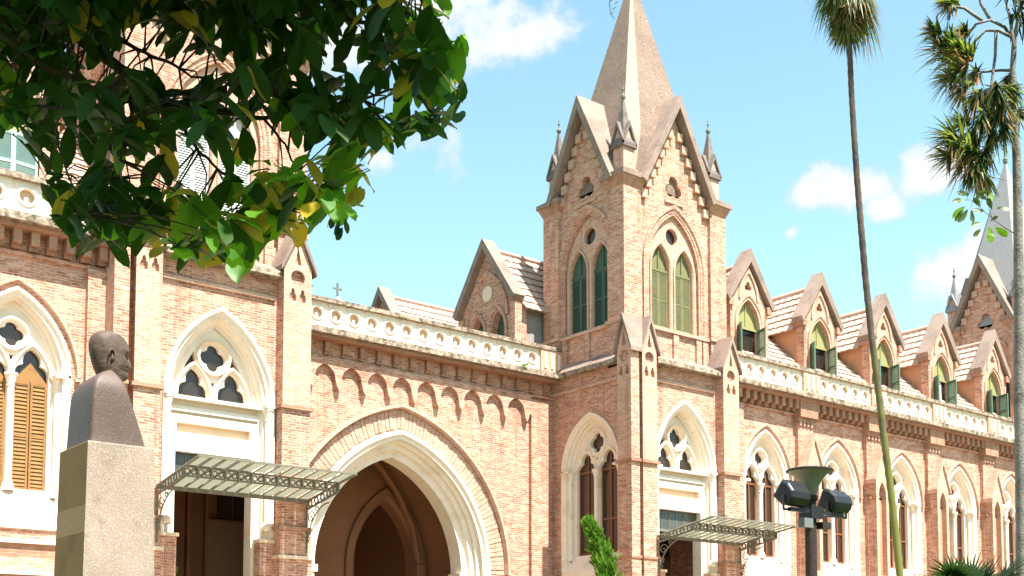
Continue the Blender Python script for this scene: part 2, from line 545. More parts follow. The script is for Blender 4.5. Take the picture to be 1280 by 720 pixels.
    def build(s, name, parent=None, origin=None, smooth=False, recalc=True, copy=None):
        o = V(origin) if origin is not None else V((0, 0, 0))
        me = bpy.data.meshes.new(name)
        me.from_pydata([p - o for p in s.v], [], s.f)
        for m in s.mats:
            me.materials.append(m)
        me.polygons.foreach_set('material_index', s.m)
        if recalc or smooth:
            bm = bmesh.new(); bm.from_mesh(me)
            bmesh.ops.remove_doubles(bm, verts=bm.verts, dist=1e-5)
            if recalc:
                bmesh.ops.recalc_face_normals(bm, faces=bm.faces)
            bm.to_mesh(me); bm.free()
        if smooth:
            me.polygons.foreach_set('use_smooth', [True] * len(me.polygons))
        ob = bpy.data.objects.new(name, me)
        COL.objects.link(ob)
        if parent:
            ob.parent = parent
            ob.location = o - WORLDLOC[parent.name]
        else:
            ob.location = o
        WORLDLOC[ob.name] = o
        return ob


def arch(a, h, o, spring, leg, n=10):
    c = (h * h - a * a) / (2 * a)
    r = a + c + o
    th = acos(max(-1, min(1, c / r)))
    right = [(-c + r * cos(th * k / n), spring + r * sin(th * k / n)) for k in range(n + 1)]
    left = [(-x, y) for x, y in right]
    pts = ([(-(a + o), spring - leg)] if leg else []) + left + right[::-1][1:] + ([(a + o, spring - leg)] if leg else [])
    return pts


def arch_poly(a, h, u0, spring, leg, n=10):
    return [(u0 + x, y) for x, y in arch(a, h, 0, spring, leg, n)]


def arch_off(a, h, o, u0, spring, leg, n=10):
    return [(u0 + x, y) for x, y in arch(a, h, o, spring, leg, n)]


def bez(p, q, r, n):
    return [((1 - t) ** 2 * p[0] + 2 * t * (1 - t) * q[0] + t * t * r[0], (1 - t) ** 2 * p[1] + 2 * t * (1 - t) * q[1] + t * t * r[1]) for t in [k / n for k in range(n + 1)]]


def lancet(u0, b, vb, vs, vt):
    H = vt - vs
    half = [(b, vb)] + bez((b, vs), (b * 1.02, vs + .38 * H), (.52 * b, vs + .43 * H), 5) + bez((.52 * b, vs + .43 * H), (.66 * b, vs + .80 * H), (0, vt), 5)[1:]
    return [(u0 - x, y) for x, y in half] + [(u0 + x, y) for x, y in half[::-1][1:]]


def foil(u0, v0, n, d, q, rot=0.0, k=7):
    am = pi / n
    t = d * cos(am) + sqrt(max(1e-6, q * q - (d * sin(am)) ** 2))
    e = atan2(t * sin(am), t * cos(am) - d)
    out = []
    for i in range(n):
        ph = rot + 2 * pi * i / n
        for j in range(k):
            g = -e + 2 * e * j / k
            x, y = d + q * cos(g), q * sin(g)
            out.append((u0 + x * cos(ph) - y * sin(ph), v0 + x * sin(ph) + y * cos(ph)))
    return out


def circ(u0, v0, r, n=14):
    return [(u0 + r * cos(2 * pi * k / n), v0 + r * sin(2 * pi * k / n)) for k in range(n)]


def rect(u0, u1, v0, v1):
    return [(u0, v0), (u1, v0), (u1, v1), (u0, v1)]


def empty(name, loc, label, cat, group=None):
    o = bpy.data.objects.new(name, None)
    o.empty_display_size = .3
    COL.objects.link(o)
    o.location = loc
    WORLDLOC[o.name] = V(loc)
    tag(o, label, cat, group)
    return o


def tag(o, label, cat, group=None, kind=None):
    if label: o['label'] = label
    if cat: o['category'] = cat
    if group: o['group'] = group
    if kind: o['kind'] = kind
    return o


def copy_part(o, dx, parent, dy=0.0):
    c = o.copy()
    COL.objects.link(c)
    c.parent = parent
    off = V((dx, dy, 0))
    if parent is o.parent:
        c.location = o.location + off
    WORLDLOC[c.name] = WORLDLOC[o.name] + off
    for ch in [x for x in COL.objects if x.parent is o]:
        copy_part(ch, dx, c, dy)
    return c


# ------------------------------------------------------------------ ground
mb = MB()
mb.face([(-600, -600, 0), (900, -600, 0), (900, 900, 0), (-600, 900, 0)], GRASS)
tag(mb.build('ground', recalc=False), None, None, kind='structure')
mb = MB()
mb.box(-8, 60, 9.5, 25.0, 0.0, .12, PAVE)
tag(mb.build('pavement'), None, None, kind='structure')

# ------------------------------------------------------------------ the building
BL = (19.55, 29.0, 0)
bld = empty('college_building', BL, 'long pink brick gothic building with spired towers, pointed arches and white balustrades', 'building')
TX = 27.43                       # centre of the tower right of the archway
TPITCH = 15.5                    # spacing of the two towers that flank the archway
T3 = 23.6
FY = 25.74                       # front plane of the tower base
LX, RX = 25.12, 29.74


def louvres(m, fr, u0, u1, v0, v1, w, mt, rows, arch_top=None, stile=.05):
    """a shutter leaf: stiles, rails and tilted slats"""
    m.boxf(fr, u0, u0 + stile, v0, v1, w - .03, w + .015, mt)
    m.boxf(fr, u1 - stile, u1, v0, v1, w - .03, w + .015, mt)
    for v in (v0, (v0 + v1) / 2 - .03, v1 - .06):
        m.boxf(fr, u0 + stile, u1 - stile, v, v + .06, w - .028, w + .012, mt)
    dv = (v1 - v0) / rows
    for k in range(rows):
        a = v0 + k * dv
        m.face([fr.p(u0 + stile, a, w + .01), fr.p(u1 - stile, a, w + .01), fr.p(u1 - stile, a + dv * 1.1, w - .022), fr.p(u0 + stile, a + dv * 1.1, w - .022)], mt)


def arch_fill(m, fr, u0, b, vb, vs, vt, w, mt):
    """plain panel filling a small pointed opening"""
    m.plate(fr, arch_poly(b, vt - vs, u0, vs, vs - vb, 6), [], w, w, mt)


# ---- tower
def tower():
    parts = []
    w = MB()
    fr = Fr((TX, FY, 0), 'front')
    # base walls
    w.plate(fr, rect(-2.31, 2.31, 0, 11.0), [arch_off(1.02, 1.74, .352, 0, 7.9, 7.3, 12)], 0, -.1, BRICK)
    fl = Fr((LX, 27.55, 0), 'left')
    w.plate(fl, rect(-2.25, 27.55 - FY, 0, 11.0), [arch_off(1.04, 1.46, .292, 0, 7.9, 3.2)], 0, -.1, BRICK)
    frr = Fr((RX, 27.55, 0), 'right')
    w.plate(frr, rect(-(27.55 - FY), 2.25, 0, 11.0), [], 0, 0, BRICK)
    # buttresses: two on the front, one at the front end of each side
    def buttress(f, u0, u1, p, back=((-.3, -.3), (-.3, -.3))):
        w.boxf(f, u0 - .06, u1 + .06, 0, 4.25, 0, p + .07, BRICK)
        w.boxf(f, u0 - .10, u1 + .10, 4.25, 4.33, 0, p + .12, CREAM)
        w.boxf(f, u0 - .04, u1 + .04, 4.33, 4.95, 0, p + .05, BRICK)
        w.boxf(f, u0 - .08, u1 + .08, 4.95, 5.02, 0, p + .09, BRICKD)
        w.boxf(f, u0, u1, 5.02, 7.82, 0, p, BRICK)
        w.boxf(f, u0 - .07, u1 + .07, 7.82, 7.90, 0, p + .07, BRICKD)
        cu = (u0 + u1) / 2; hw = (u1 - u0) / 2
        # blind panel with a circle and two small lancets, gabled head
        head = [(u0, 7.9), (u1, 7.9), (u1, 11.25), (cu, 12.15), (u0, 11.25)]
        holes = [circ(cu, 11.02, .19), lancet(cu - .13, .085, 10.45, 10.55, 10.76), lancet(cu + .13, .085, 10.45, 10.55, 10.76),
                 [(cu - .09, 11.34), (cu + .09, 11.34), (cu, 11.78)]]
        w.plate(f, head, holes, p, p - .09, BRICKP)
        w.plate(f, head, [], p - .09, p - .09, BRICK)
        for q in range(5):
            a, b = head[q], head[(q + 1) % 5]
            w.face([f.p(*a, 0), f.p(*b, 0), f.p(*b, p), f.p(*a, p)], BRICK)
        # coping slabs of the gabled head, running back until they meet the tower or the next slope
        for sg, (wE, wR) in ((-1, back[0]), (1, back[1])):
            e, a = (sg * (hw + .10), 11.12), (0, 12.10)
            lo = [(e, p + .09), (e, wE), (a, wR), (a, p + .09)]
            up = [.13, .13, .22, .22]
            P = [f.p(cu + q[0], q[1], w_) for q, w_ in lo]
            Q = [f.p(cu + q[0], q[1] + d_, w_) for (q, w_), d_ in zip(lo, up)]
            w.face(P, COPING); w.face(Q, COPING)
            for k in range(4):
                w.face([P[k], P[(k + 1) % 4], Q[(k + 1) % 4], Q[k]], COPING)
    buttress(fr, -2.17, -1.57, .35, ((.34, .06), (-.3, -.3)))
    buttress(fr, 1.42, 2.16, .35)
    buttress(fl, 1.57, 2.16, .34, ((-.12, -.44), (-.06, -.44)))
    # string course and frieze, cornice lip
    for f, a, b in ((fr, -1.5, 1.36), (fl, -2.2, 1.5), (frr, -1.5, 2.2)):
        w.boxf(f, a, b, 10.46, 10.54, 0, .07, BRICKP)
        w.boxf(f, a, b, 10.96, 11.10, 0, .33 if f is fr else .2, LIP)
    # weathering slope above the cornice
    for f, a, b, back, lip in ((fr, -2.2, 2.2, -.3, .33), (fl, -2.2, 1.6, -.1, .2), (frr, -1.6, 2.2, -.1, .2)):
        w.face([f.p(a, 11.1, lip), f.p(b, 11.1, lip), f.p(b, 11.42, back), f.p(a, 11.42, back)], COPING)
    # upper stage
    UY0, UY1 = 26.0, 29.8
    uc = 27.9
    fu = Fr((TX, UY0 + .12, 0), 'front')
    gl = Fr((LX + .12, uc, 0), 'left')
    gr = Fr((RX - .12, uc, 0), 'right')
    gb = Fr((TX, UY1 - .12, 0), 'back')
    hu, hv = 2.31, (UY1 - UY0) / 2
    for f, half, cen in ((fu, hu, .0), (gl, hv, .12), (gr, hv, -.12), (gb, hu, 0)):
        g = half - .14
        gh = 1.46 if half > 2 else 1.32
        outer = [(-g, 10.9), (g, 10.9), (g, 16.75), (gh, 16.75), (.0, 19.42), (-gh, 16.75), (-g, 16.75)]
        holes = []
        if f in (fu, gl):
            holes = [arch_poly(1.12, 1.78, cen, 14.30, 1.98), foil(cen * .6, 16.95, 3, .185, .205, pi / 2)]
        w.plate(f, outer, holes, 0, -.3, BRICK)
        if holes:
            w.plate(f, circ(cen * .6, 16.95, .5), [], -.3, -.3, GLASS)
            # string under the trefoil
            w.boxf(f, cen - .42, cen + .42, 16.42, 16.50, 0, .06, BRICKP)
            # stepped corbels that follow the gable
            for sg in (-1, 1):
                for k in range(7):
                    v = 16.3 + k * .37
                    uu = (19.2 - v) / 2.75 * gh
                    u_in, u_out = uu - .26, uu - .02
                    w.boxf(f, min(sg * u_in, sg * u_out), max(sg * u_in, sg * u_out), v, v + .26, 0, .12, BRICKP)
            # hood moulding of the belfry window
            w.sweep(f, cen, 14.30, 1.12, 1.78, [(.30, 0), (.30, .07), (.20, .07), (.16, .02), (.08, .02), (.08, -.08), (0, -.08), (0, -.3)], 1.98, BRICK)
            # stub mullions and ledge under the sill
            w.boxf(f, cen - 1.5, cen + 1.5, 12.22, 12.32, 0, .1, BRICKP)
            for du in (-1.36, -1.05, 0, 1.05, 1.36):
                w.boxf(f, cen + du - .12, cen + du + .12, 11.2, 12.22, 0, .07, BRICK)
        else:
            w.plate(f, outer, [], -.02, -.02, BRICK)
    # corner piers of the upper stage with mouldings and caps
    for sx in (-1, 1):
        for yy in (UY0, UY1):
            x0 = TX + sx * 2.31; x1 = x0 - sx * .74
            y0, y1 = (UY0, UY0 + .74) if yy == UY0 else (UY1 - .74, UY1)
            xa, xb = min(x0, x1), max(x0, x1)
            w.box(xa, xb, y0, y1, 10.9, 16.5, BRICK)
            w.box(xa - .06, xb + .06, y0 - .06, y1 + .06, 12.25, 12.36, BRICKP)
            cx, cy = (xa + xb) / 2, (y0 + y1) / 2
            w.frustum((cx, cy), .38, 16.5, .50, 16.78, BRICKD)
            w.box(cx - .54, cx + .54, cy - .54, cy + .54, 16.78, 16.93, COPING)
    parts.append(w.build('tower_wall', bld, (TX, FY, 0)))

    # gable copings
    c = MB()
    for f, half in ((fu, hu), (gl, hv), (gr, hv), (gb, hu)):
        g, deep = (1.52, hv) if half > 2 else (1.38, hu)
        e, a = V((g, 0, 16.70)), V((0, 0, 19.50))
        nn = V((a.z - e.z, 0, g)).normalized() * .20
        for sg in (-1, 1):
            lo = [(e, .34), (e, -.25), (a, -deep), (a, .34)]
            P = [f.p(sg * q.x, q.z, w_) for q, w_ in lo]
            Q = [f.p(sg * (q.x + nn.x), q.z + nn.z, w_) for q, w_ in lo[:2]] + [f.p(0, 19.50 + nn.length / (nn.z / nn.length), w_) for q, w_ in lo[2:]]
            c.face(P, COPING); c.face(Q, COPING)
            for k in range(4):
                c.face([P[k], P[(k + 1) % 4], Q[(k + 1) % 4], Q[k]], COPING)
    parts.append(c.build('gable_coping', bld, (TX, 27.85, 16.6)))

    # spire: square with chamfered corners, pale ribs on the chamfers
    s = MB()
    cx, cy, zt = TX - .12, 27.82, 24.8
    def ring(z):
        k = (zt - z) / (zt - 16.8)
        a = 2.02 * k; q = .50 * k
        return [V((cx + x, cy + max(-1.58, min(1.58, y)), z)) for x, y in ((-a + q, -a), (a - q, -a), (a, -a + q), (a, a - q), (a - q, a), (-a + q, a), (-a, a - q), (-a, -a + q))]
    zs = [16.8 + 8.0 * k / 20 for k in range(20)] + [24.74]
    rows = [ring(z) for z in zs]
    for k in range(len(zs) - 1):
        for e in range(8):
            s.face([rows[k][e], rows[k][(e + 1) % 8], rows[k + 1][(e + 1) % 8], rows[k + 1][e]], SPIREB if e % 2 else SPIRE)
    sp = s.build('spire', bld, (cx, cy, 16.8))
    parts.append(sp)
    q = MB()
    q.lathe((cx, cy, 0), [(.02, 24.6), (.10, 24.7), (.12, 24.85), (.05, 24.95), (.035, 25.6), (0, 25.7)], IRON, 8)
    q.boxf(Fr((cx, cy, 0), 'front'), -.22, .22, 25.25, 25.31, -.03, .03, IRON)
    q.build('finial', sp, (cx, cy, 24.6))

    # pinnacles on the four corners
    for sx in (-1, 1):
        for yy in (26.37, 29.43):
            px = TX + sx * 1.94
            p = MB()
            p.box(px - .31, px + .31, yy - .31, yy + .31, 16.93, 17.10, BRICKD)
            p.box(px - .23, px + .23, yy - .23, yy + .23, 17.10, 17.90, BRICKP)
            for sd in ('front', 'left', 'right', 'back'):
                f = Fr((px, yy, 0), sd)
                p.prism(f, [(-.23, 17.9), (.23, 17.9), (0, 18.42)], 0, .232, BRICKP)
                for sg in (-1, 1):
                    poly = [(sg * .30, 17.78), (sg * .30, 17.92), (0, 18.62), (0, 18.44)]
                    p.prism(f, poly if sg > 0 else poly[::-1], 0, .30, PINN)
            p.frustum((px, yy), .21, 18.05, .02, 19.45, PINN)
            pn = p.build('pinnacle', bld, (px, yy, 16.93))
            r = MB()
            r.lathe((px, yy, 0), [(.02, 19.36), (.075, 19.44), (.08, 19.50), (.03, 19.57), (.022, 19.66), (.045, 19.70), (.02, 19.74), (.012, 19.86), (0, 19.88)], IRON, 8)
            r.build('finial', pn, (px, yy, 19.36))
            parts.append(pn)

    # belfry windows
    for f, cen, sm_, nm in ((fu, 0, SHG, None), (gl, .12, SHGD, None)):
        t = MB()
        holes = [arch_poly(.40, .78, cen - .53, 14.26, 1.86, 6), arch_poly(.40, .78, cen + .53, 14.26, 1.86, 6), circ(cen, 15.40, .27)]
        t.plate(f, arch_poly(1.12, 1.78, cen, 14.30, 1.98), holes, -.10, -.26, BRICKP)
        for h0 in (-.53, .53):
            t.sweep(f, cen + h0, 14.26, .40, .78, [(.09, -.10), (.09, -.05), (.03, -.05), (0, -.10)], 1.86, BRICKP, 6)
        win = t.build('tower_window', bld, f.p(cen, 12.3, 0))
        l = MB()
        l.plate(f, circ(cen, 15.40, .34), [], -.24, -.24, GLASS)
        l.build('pane', win, f.p(cen, 15.1, 0))
        for h0 in (-.53, .53):
            l = MB()
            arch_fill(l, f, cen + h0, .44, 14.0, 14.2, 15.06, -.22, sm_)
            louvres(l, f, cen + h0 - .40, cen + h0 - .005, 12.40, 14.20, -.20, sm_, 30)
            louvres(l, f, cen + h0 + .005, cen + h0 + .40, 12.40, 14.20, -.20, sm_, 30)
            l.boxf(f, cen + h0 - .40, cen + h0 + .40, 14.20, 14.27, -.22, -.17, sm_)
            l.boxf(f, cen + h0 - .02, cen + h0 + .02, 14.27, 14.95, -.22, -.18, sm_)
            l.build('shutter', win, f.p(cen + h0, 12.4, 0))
        parts.append(win)

    # tall traceried window on the left face
    parts.append(big_window(fl, 0, 1.20, 1.66, 7.9, 4.75, .20, FRAMEB))

    # portal on the front
    parts.append(portal(fr))
    return parts


def column(m, c, z0, z1, r, mt):
    m.lathe(c, [(r * 1.7, z0), (r * 1.7, z0 + .10), (r * 1.35, z0 + .16), (r, z0 + .22), (r, z1 - .30), (r * 1.2, z1 - .28), (r * 1.05, z1 - .24), (r * 1.6, z1 - .10), (r * 1.75, z1 - .06), (r * 1.9, z1 - .05), (r * 1.9, z1)], mt, 12)


def big_window(fr, u0, a, h, spring, sill, edge, frame_m, depth=.34, shutters=None):
    """white pointed window: stepped surround, two cusped lancets, quatrefoil, splayed sill"""
    t = MB()
    t.sweep(fr, u0, spring, a - .16, h - .2, [(.30, -.05), (.30, .05), (.24, .05), (.20, -.01), (.14, -.02), (.14, -.10), (.08, -.12), (.08, -.22), (0, -.24), (0, -depth)], spring - sill, WHITE)
    ai, hi = a - .16, h - .2
    b = ai * .41
    cu = ai * .5
    lt = spring + .40 * hi
    qv = spring + hi * .585
    holes = [lancet(u0 - cu, b, sill + .50, spring - .02, lt), lancet(u0 + cu, b, sill + .50, spring - .02, lt), foil(u0, qv, 4, ai * .15, ai * .16, 0),
             [(u0 - .05, spring + .27 * hi), (u0 + .05, spring + .27 * hi), (u0, spring + .17 * hi)]]
    t.plate(fr, arch_poly(ai + .01, hi + .01, u0, spring, spring - sill), holes, -depth + .06, -depth - .08, WHITE)
    t.sweep(fr, u0 - cu, spring, b, lt - spring + .04, [(.07, -depth + .06), (.06, -depth + .12), (.02, -depth + .12), (.0, -depth + .06)], 0, WHITE, 6)
    t.sweep(fr, u0 + cu, spring, b, lt - spring + .04, [(.07, -depth + .06), (.06, -depth + .12), (.02, -depth + .12), (.0, -depth + .06)], 0, WHITE, 6)
    rr = ai * .36
    t.grid([[fr.p(u0 + (rr + o) * cos(2 * pi * k / 20), qv + (rr + o) * sin(2 * pi * k / 20), w) for k in range(20)] for o, w in ((.06, -depth + .06), (.05, -depth + .13), (.0, -depth + .13), (-.03, -depth + .06))], WHITE, close_u=True)
    # splayed sill
    t.face([fr.p(u0 - a - .12, sill - .02, .05), fr.p(u0 + a + .12, sill - .02, .05), fr.p(u0 + ai, sill + .5, -depth + .065), fr.p(u0 - ai, sill + .5, -depth + .065)], WHITE)
    t.boxf(fr, u0 - a - .12, u0 + a + .12, sill - .36, sill - .02, -.02, .05, WHITE)
    # shafts with capitals
    for du in (-ai - .07, ai + .07):
        column(t, fr.p(u0 + du, 0, -.17), sill + .35, spring, .055, WHITE)
        column(t, fr.p(u0 + du * 1.17, 0, -.04), sill + .35, spring, .055, WHITE)
        t.boxf(fr, u0 + du * 1.08 - .17, u0 + du * 1.08 + .17, spring - .02, spring + .05, -.3, .05, WHITE)
    column(t, fr.p(u0, 0, -depth + .10), sill + .45, spring, .075, WHITE)
    win = t.build('window', bld, fr.p(u0, sill, 0))
    l = MB()
    l.plate(fr, arch_poly(ai, hi, u0, spring, spring - sill, 8), [], -depth - .075, -depth - .075, GLASS)
    l.build('pane', win, fr.p(u0, sill, -depth))
    l = MB()
    w0, w1 = -depth - .07, -depth - .035
    for c in (-cu, cu):
        if shutters:
            louvres(l, fr, u0 + c - b, u0 + c - .01, sill + .5, spring - .12, -depth - .02, shutters, 28, stile=.045)
            louvres(l, fr, u0 + c + .01, u0 + c + b, sill + .5, spring - .12, -depth - .02, shutters, 28, stile=.045)
            l.prism(fr, [(u0 + c - b, spring - .12), (u0 + c + b, spring - .12), (u0 + c, spring + .30)], w0, w1 + .01, shutters)
        else:
            l.boxf(fr, u0 + c - .025, u0 + c + .025, sill + .5, lt - .05, w0, w1, frame_m)
            for v in (sill + .52, sill + 1.55, spring - .05):
                l.boxf(fr, u0 + c - b, u0 + c + b, v, v + .06, w0, w1 - .003, frame_m)
            for sg in (-1, 1):
                l.boxf(fr, u0 + c + sg * (b - .03) - .03, u0 + c + sg * (b - .03) + .03, sill + .5, spring + .1, w0, w1 - .006, frame_m)
    lo_ = l.build('shutter' if shutters else 'window_frame', win, fr.p(u0, sill, -depth))
    if shutters: lo_['label'] = 'tan wooden louvred shutter'
    return win


def portal(fr):
    t = MB()
    a, h, sp = 1.02, 1.74, 7.9
    prof = [(.36, -.05), (.36, .06), (.28, .06), (.25, -.01), (.18, -.02), (.18, -.08), (.12, -.11), (.12, -.20), (.06, -.24), (.06, -.32), (0, -.34), (0, -.44)]
    t.sweep(fr, 0, sp, a, h, prof, 7.2, WHITE, 12)
    holes = [lancet(-.48, .36, 7.93, 8.02, 8.62), lancet(.48, .36, 7.93, 8.02, 8.62), foil(0, 8.92, 4, .155, .165, 0), [(-.06, 8.34), (.06, 8.34), (0, 8.20)],
             [(-.42, 8.75), (-.62, 8.55), (-.78, 8.42), (-.66, 8.72), (-.48, 9.02)], [(.42, 8.75), (.48, 9.02), (.66, 8.72), (.78, 8.42), (.62, 8.55)]]
    t.plate(fr, arch_poly(a + .01, h + .01, 0, 7.88, 0, 12), holes, -.40, -.54, WHITE)
    for c in (-.48, .48):
        t.sweep(fr, c, 7.98, .37, .70, [(.08, -.40), (.07, -.33), (.02, -.33), (0, -.40)], .05, CREAM, 8)
    t.grid([[fr.p((.37 + o) * cos(2 * pi * k / 24), 8.92 + (.37 + o) * sin(2 * pi * k / 24), w) for k in range(24)] for o, w in ((.07, -.40), (.05, -.31), (.0, -.31), (-.04, -.40))], CREAM, close_u=True)
    # ledge, bands and sunk panel over the door
    t.boxf(fr, -1.16, 1.16, 7.80, 7.88, -.5, -.10, WHITE)
    t.boxf(fr, -1.10, 1.10, 7.66, 7.80, -.5, -.26, CREAM)
    t.boxf(fr, -1.10, 1.10, 7.54, 7.66, -.5, -.22, WHITE)
    t.boxf(fr, -1.10, 1.10, 7.48, 7.54, -.5, -.28, CREAM)
    t.plate(fr, rect(-1.10, 1.10, 6.66, 7.48), [rect(-.92, .90, 7.06, 7.28)], -.26, -.40, WHITE, CREAM)
    t.boxf(fr, -.95, .95, 7.03, 7.31, -.5, -.40, CREAM)
    t.boxf(fr, -1.10, 1.10, 6.62, 6.66, -.5, -.26, WHITE)
    for sg in (-1, 1):
        t.boxf(fr, sg * 1.05 - .10, sg * 1.05 + .10, .12, 6.62, -.6, -.24, WHITE)
        column(t, fr.p(sg * 1.245, 0, -.02), 4.9, 7.82, .075, WHITE)
        t.boxf(fr, sg * 1.245 - .13, sg * 1.245 + .13, 7.82, 7.90, -.16, .12, WHITE)
        t.boxf(fr, sg * 1.22 - .20, sg * 1.22 + .20, .12, 4.62, -.2, .10, BRICK)
        t.boxf(fr, sg * 1.22 - .24, sg * 1.22 + .24, 4.62, 4.70, -.2, .14, CREAM)
    pt = t.build('portal', bld, fr.p(0, 0, 0))
    g = MB()
    g.plate(fr, arch_poly(a, h, 0, 7.88, 0, 8), [], -.53, -.53, GLASSR)
    g.build('tympanum_glass', pt, fr.p(0, 7.9, -.5))
    g = MB()
    g.boxf(fr, -.95, .95, 6.02, 6.62, -.44, -.42, TRANSOM)
    for k in range(1, 6):
        g.boxf(fr, -.95 + k * .316 - .012, -.95 + k * .316 + .012, 6.02, 6.62, -.42, -.405, IRON)
    g.boxf(fr, -.95, .95, 5.94, 6.02, -.45, -.40, IRON)
    g.build('transom', pt, fr.p(0, 6.02, -.44))
    # vestibule behind the open door
    r = MB()
    r.boxf(fr, -.97, .97, .12, .20, -3.0, -.45, PAVE)
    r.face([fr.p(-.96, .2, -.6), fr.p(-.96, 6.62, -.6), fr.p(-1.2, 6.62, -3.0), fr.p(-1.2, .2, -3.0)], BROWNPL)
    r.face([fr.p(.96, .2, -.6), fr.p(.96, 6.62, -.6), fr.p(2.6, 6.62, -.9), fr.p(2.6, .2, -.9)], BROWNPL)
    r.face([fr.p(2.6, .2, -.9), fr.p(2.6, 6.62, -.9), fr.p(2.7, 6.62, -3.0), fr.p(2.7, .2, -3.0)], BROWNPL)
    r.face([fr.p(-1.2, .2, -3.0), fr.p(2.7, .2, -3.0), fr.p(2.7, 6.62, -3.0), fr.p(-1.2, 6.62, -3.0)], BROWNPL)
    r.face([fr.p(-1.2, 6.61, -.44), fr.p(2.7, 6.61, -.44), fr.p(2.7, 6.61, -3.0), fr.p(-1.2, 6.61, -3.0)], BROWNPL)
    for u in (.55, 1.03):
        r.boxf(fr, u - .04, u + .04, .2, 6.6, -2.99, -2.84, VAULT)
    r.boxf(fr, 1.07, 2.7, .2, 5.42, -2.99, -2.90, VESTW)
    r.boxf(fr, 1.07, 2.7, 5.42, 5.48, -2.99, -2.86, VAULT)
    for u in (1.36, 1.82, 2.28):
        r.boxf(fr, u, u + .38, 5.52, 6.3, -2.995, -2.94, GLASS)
    r.build('vestibule', pt, fr.p(0, .12, -.6))
    d = MB()
    d.boxf(fr, -.96, -.90, .2, 5.92, -1.5, -.62, FRAMEB)
    for v in (.5, 2.3, 4.1):
        d.boxf(fr, -.90, -.88, v, v + 1.5, -1.4, -.72, FRAMEB)
    d.build('door', pt, fr.p(-.93, .2, -.62))
    return pt


def canopy():
    """glass and iron canopy above the portal, slightly butterfly shaped"""
    fr = Fr((TX, 25.36, 0), 'front')
    u0, u1 = -1.62, 2.10
    zw, zb, zo, wb, wo = 5.66, 5.90, 6.02, 1.42, 2.20
    f = MB()
    f.boxf(fr, u0, u1, zw - .06, zw + .03, 0, .06, IRON)
    # outer lattice beam
    f.boxf(fr, u0, u1, zb + .0, zb + .035, wb - .03, wb + .03, IRON)
    f.boxf(fr, u0, u1, zb - .20, zb - .165, wb - .03, wb + .03, IRON)
    f.boxf(fr, u0, u1, zo - .015, zo + .025, wo - .02, wo + .02, IRON)
    n = 12
    for k in range(n + 1):
        u = u0 + (u1 - u0) * k / n
        for a, b in (((zw, 0), (zb + .01, wb)), ((zb + .01, wb), (zo, wo))):
            f.tube([fr.p(u, a[0], a[1]), fr.p(u, b[0], b[1])], .016, IRON, 5)
        f.boxf(fr, u - .018, u + .018, zb - .2, zb + .02, wb - .02, wb + .045, IRON)
        if k < n:
            for q in range(2):
                uu = u + (u1 - u0) / n * (.27 + .46 * q)
                rows = [[fr.p(uu + r * cos(2 * pi * j / 10), zb - .083 + r * sin(2 * pi * j / 10), wb + ww) for j in range(10)] for r, ww in ((.072, -.012), (.072, .012), (.045, .012), (.045, -.012))]
                f.grid(rows, IRON, close_u=True, close_v=True)
    # side trusses
    for u in (u0, u1):
        f.tube([fr.p(u, zw - .20, 0), fr.p(u, zb - .19, wb)], .028, IRON, 6)
        f.tube([fr.p(u, zw, 0), fr.p(u, zb, wb), fr.p(u, zo, wo)], .03, IRON, 6)
        for k in range(5):
            t = (k + .5) / 5
            c = V(fr.p(u, zw - .10 + (zb - zw) * t, wb * t))
            rows = [[c + V((ww, r * cos(2 * pi * j / 10), r * sin(2 * pi * j / 10))) for j in range(10)] for r, ww in ((.10, -.012), (.10, .012), (.06, .012), (.06, -.012))]
            f.grid(rows, IRON, close_u=True, close_v=True)
    ob = f.build('canopy', bld, fr.p(0, zw, 0))
    g = MB()
    for k in range(n):
        a = u0 + (u1 - u0) * k / n + .02; b = u0 + (u1 - u0) * (k + 1) / n - .02
        for (z0, w0, z1, w1) in ((zw + .035, .03, zb + .045, wb - .03), (zb + .05, wb + .03, zo + .03, wo - .01)):
            g.face([fr.p(a, z0, w0), fr.p(b, z0, w0), fr.p(b, z1, w1), fr.p(a, z1, w1)], CGLASS)
    g.build('glass_roof', ob, fr.p(0, zw, .7))
    # scrolled brackets
    for u in (u0 + .02, u1 - .02):
        b = MB()
        b.boxf(fr, u - .02, u + .02, zw - 1.25, zw - .1, 0, .035, IRON)
        pts = [fr.p(u, zw - 1.2 + 1.05 * sin(t), .04 + 1.0 * (1 - cos(t))) for t in [pi / 2 * k / 10 for k in range(11)]]
        b.tube(pts, .018, IRON, 6)
        def spiral(cv, cw, r0, turns, ph):
            b.tube([fr.p(u, cv + r0 * (1 - k / 26) * sin(ph + turns * 2 * pi * k / 24), cw + r0 * (1 - k / 26) * cos(ph + turns * 2 * pi * k / 24)) for k in range(25)], .013, IRON, 5)
        spiral(zw - .42, .22, .17, 1.4, 0)
        spiral(zw - .72, .15, .12, 1.3, pi)
        spiral(zw - .22, .52, .11, 1.3, pi / 2)
        spiral(zw - .95, .10, .09, 1.2, 0)
        b.build('bracket', ob, fr.p(u, zw - 1.25, 0))
    return ob


tp = tower()
tp.append(canopy())
copies = []
for dx in (-TPITCH, T3):
    for o in tp:
        if o.name.startswith('canopy') and dx > 0:
            continue
        copies.append((dx, copy_part(o, dx, bld)))
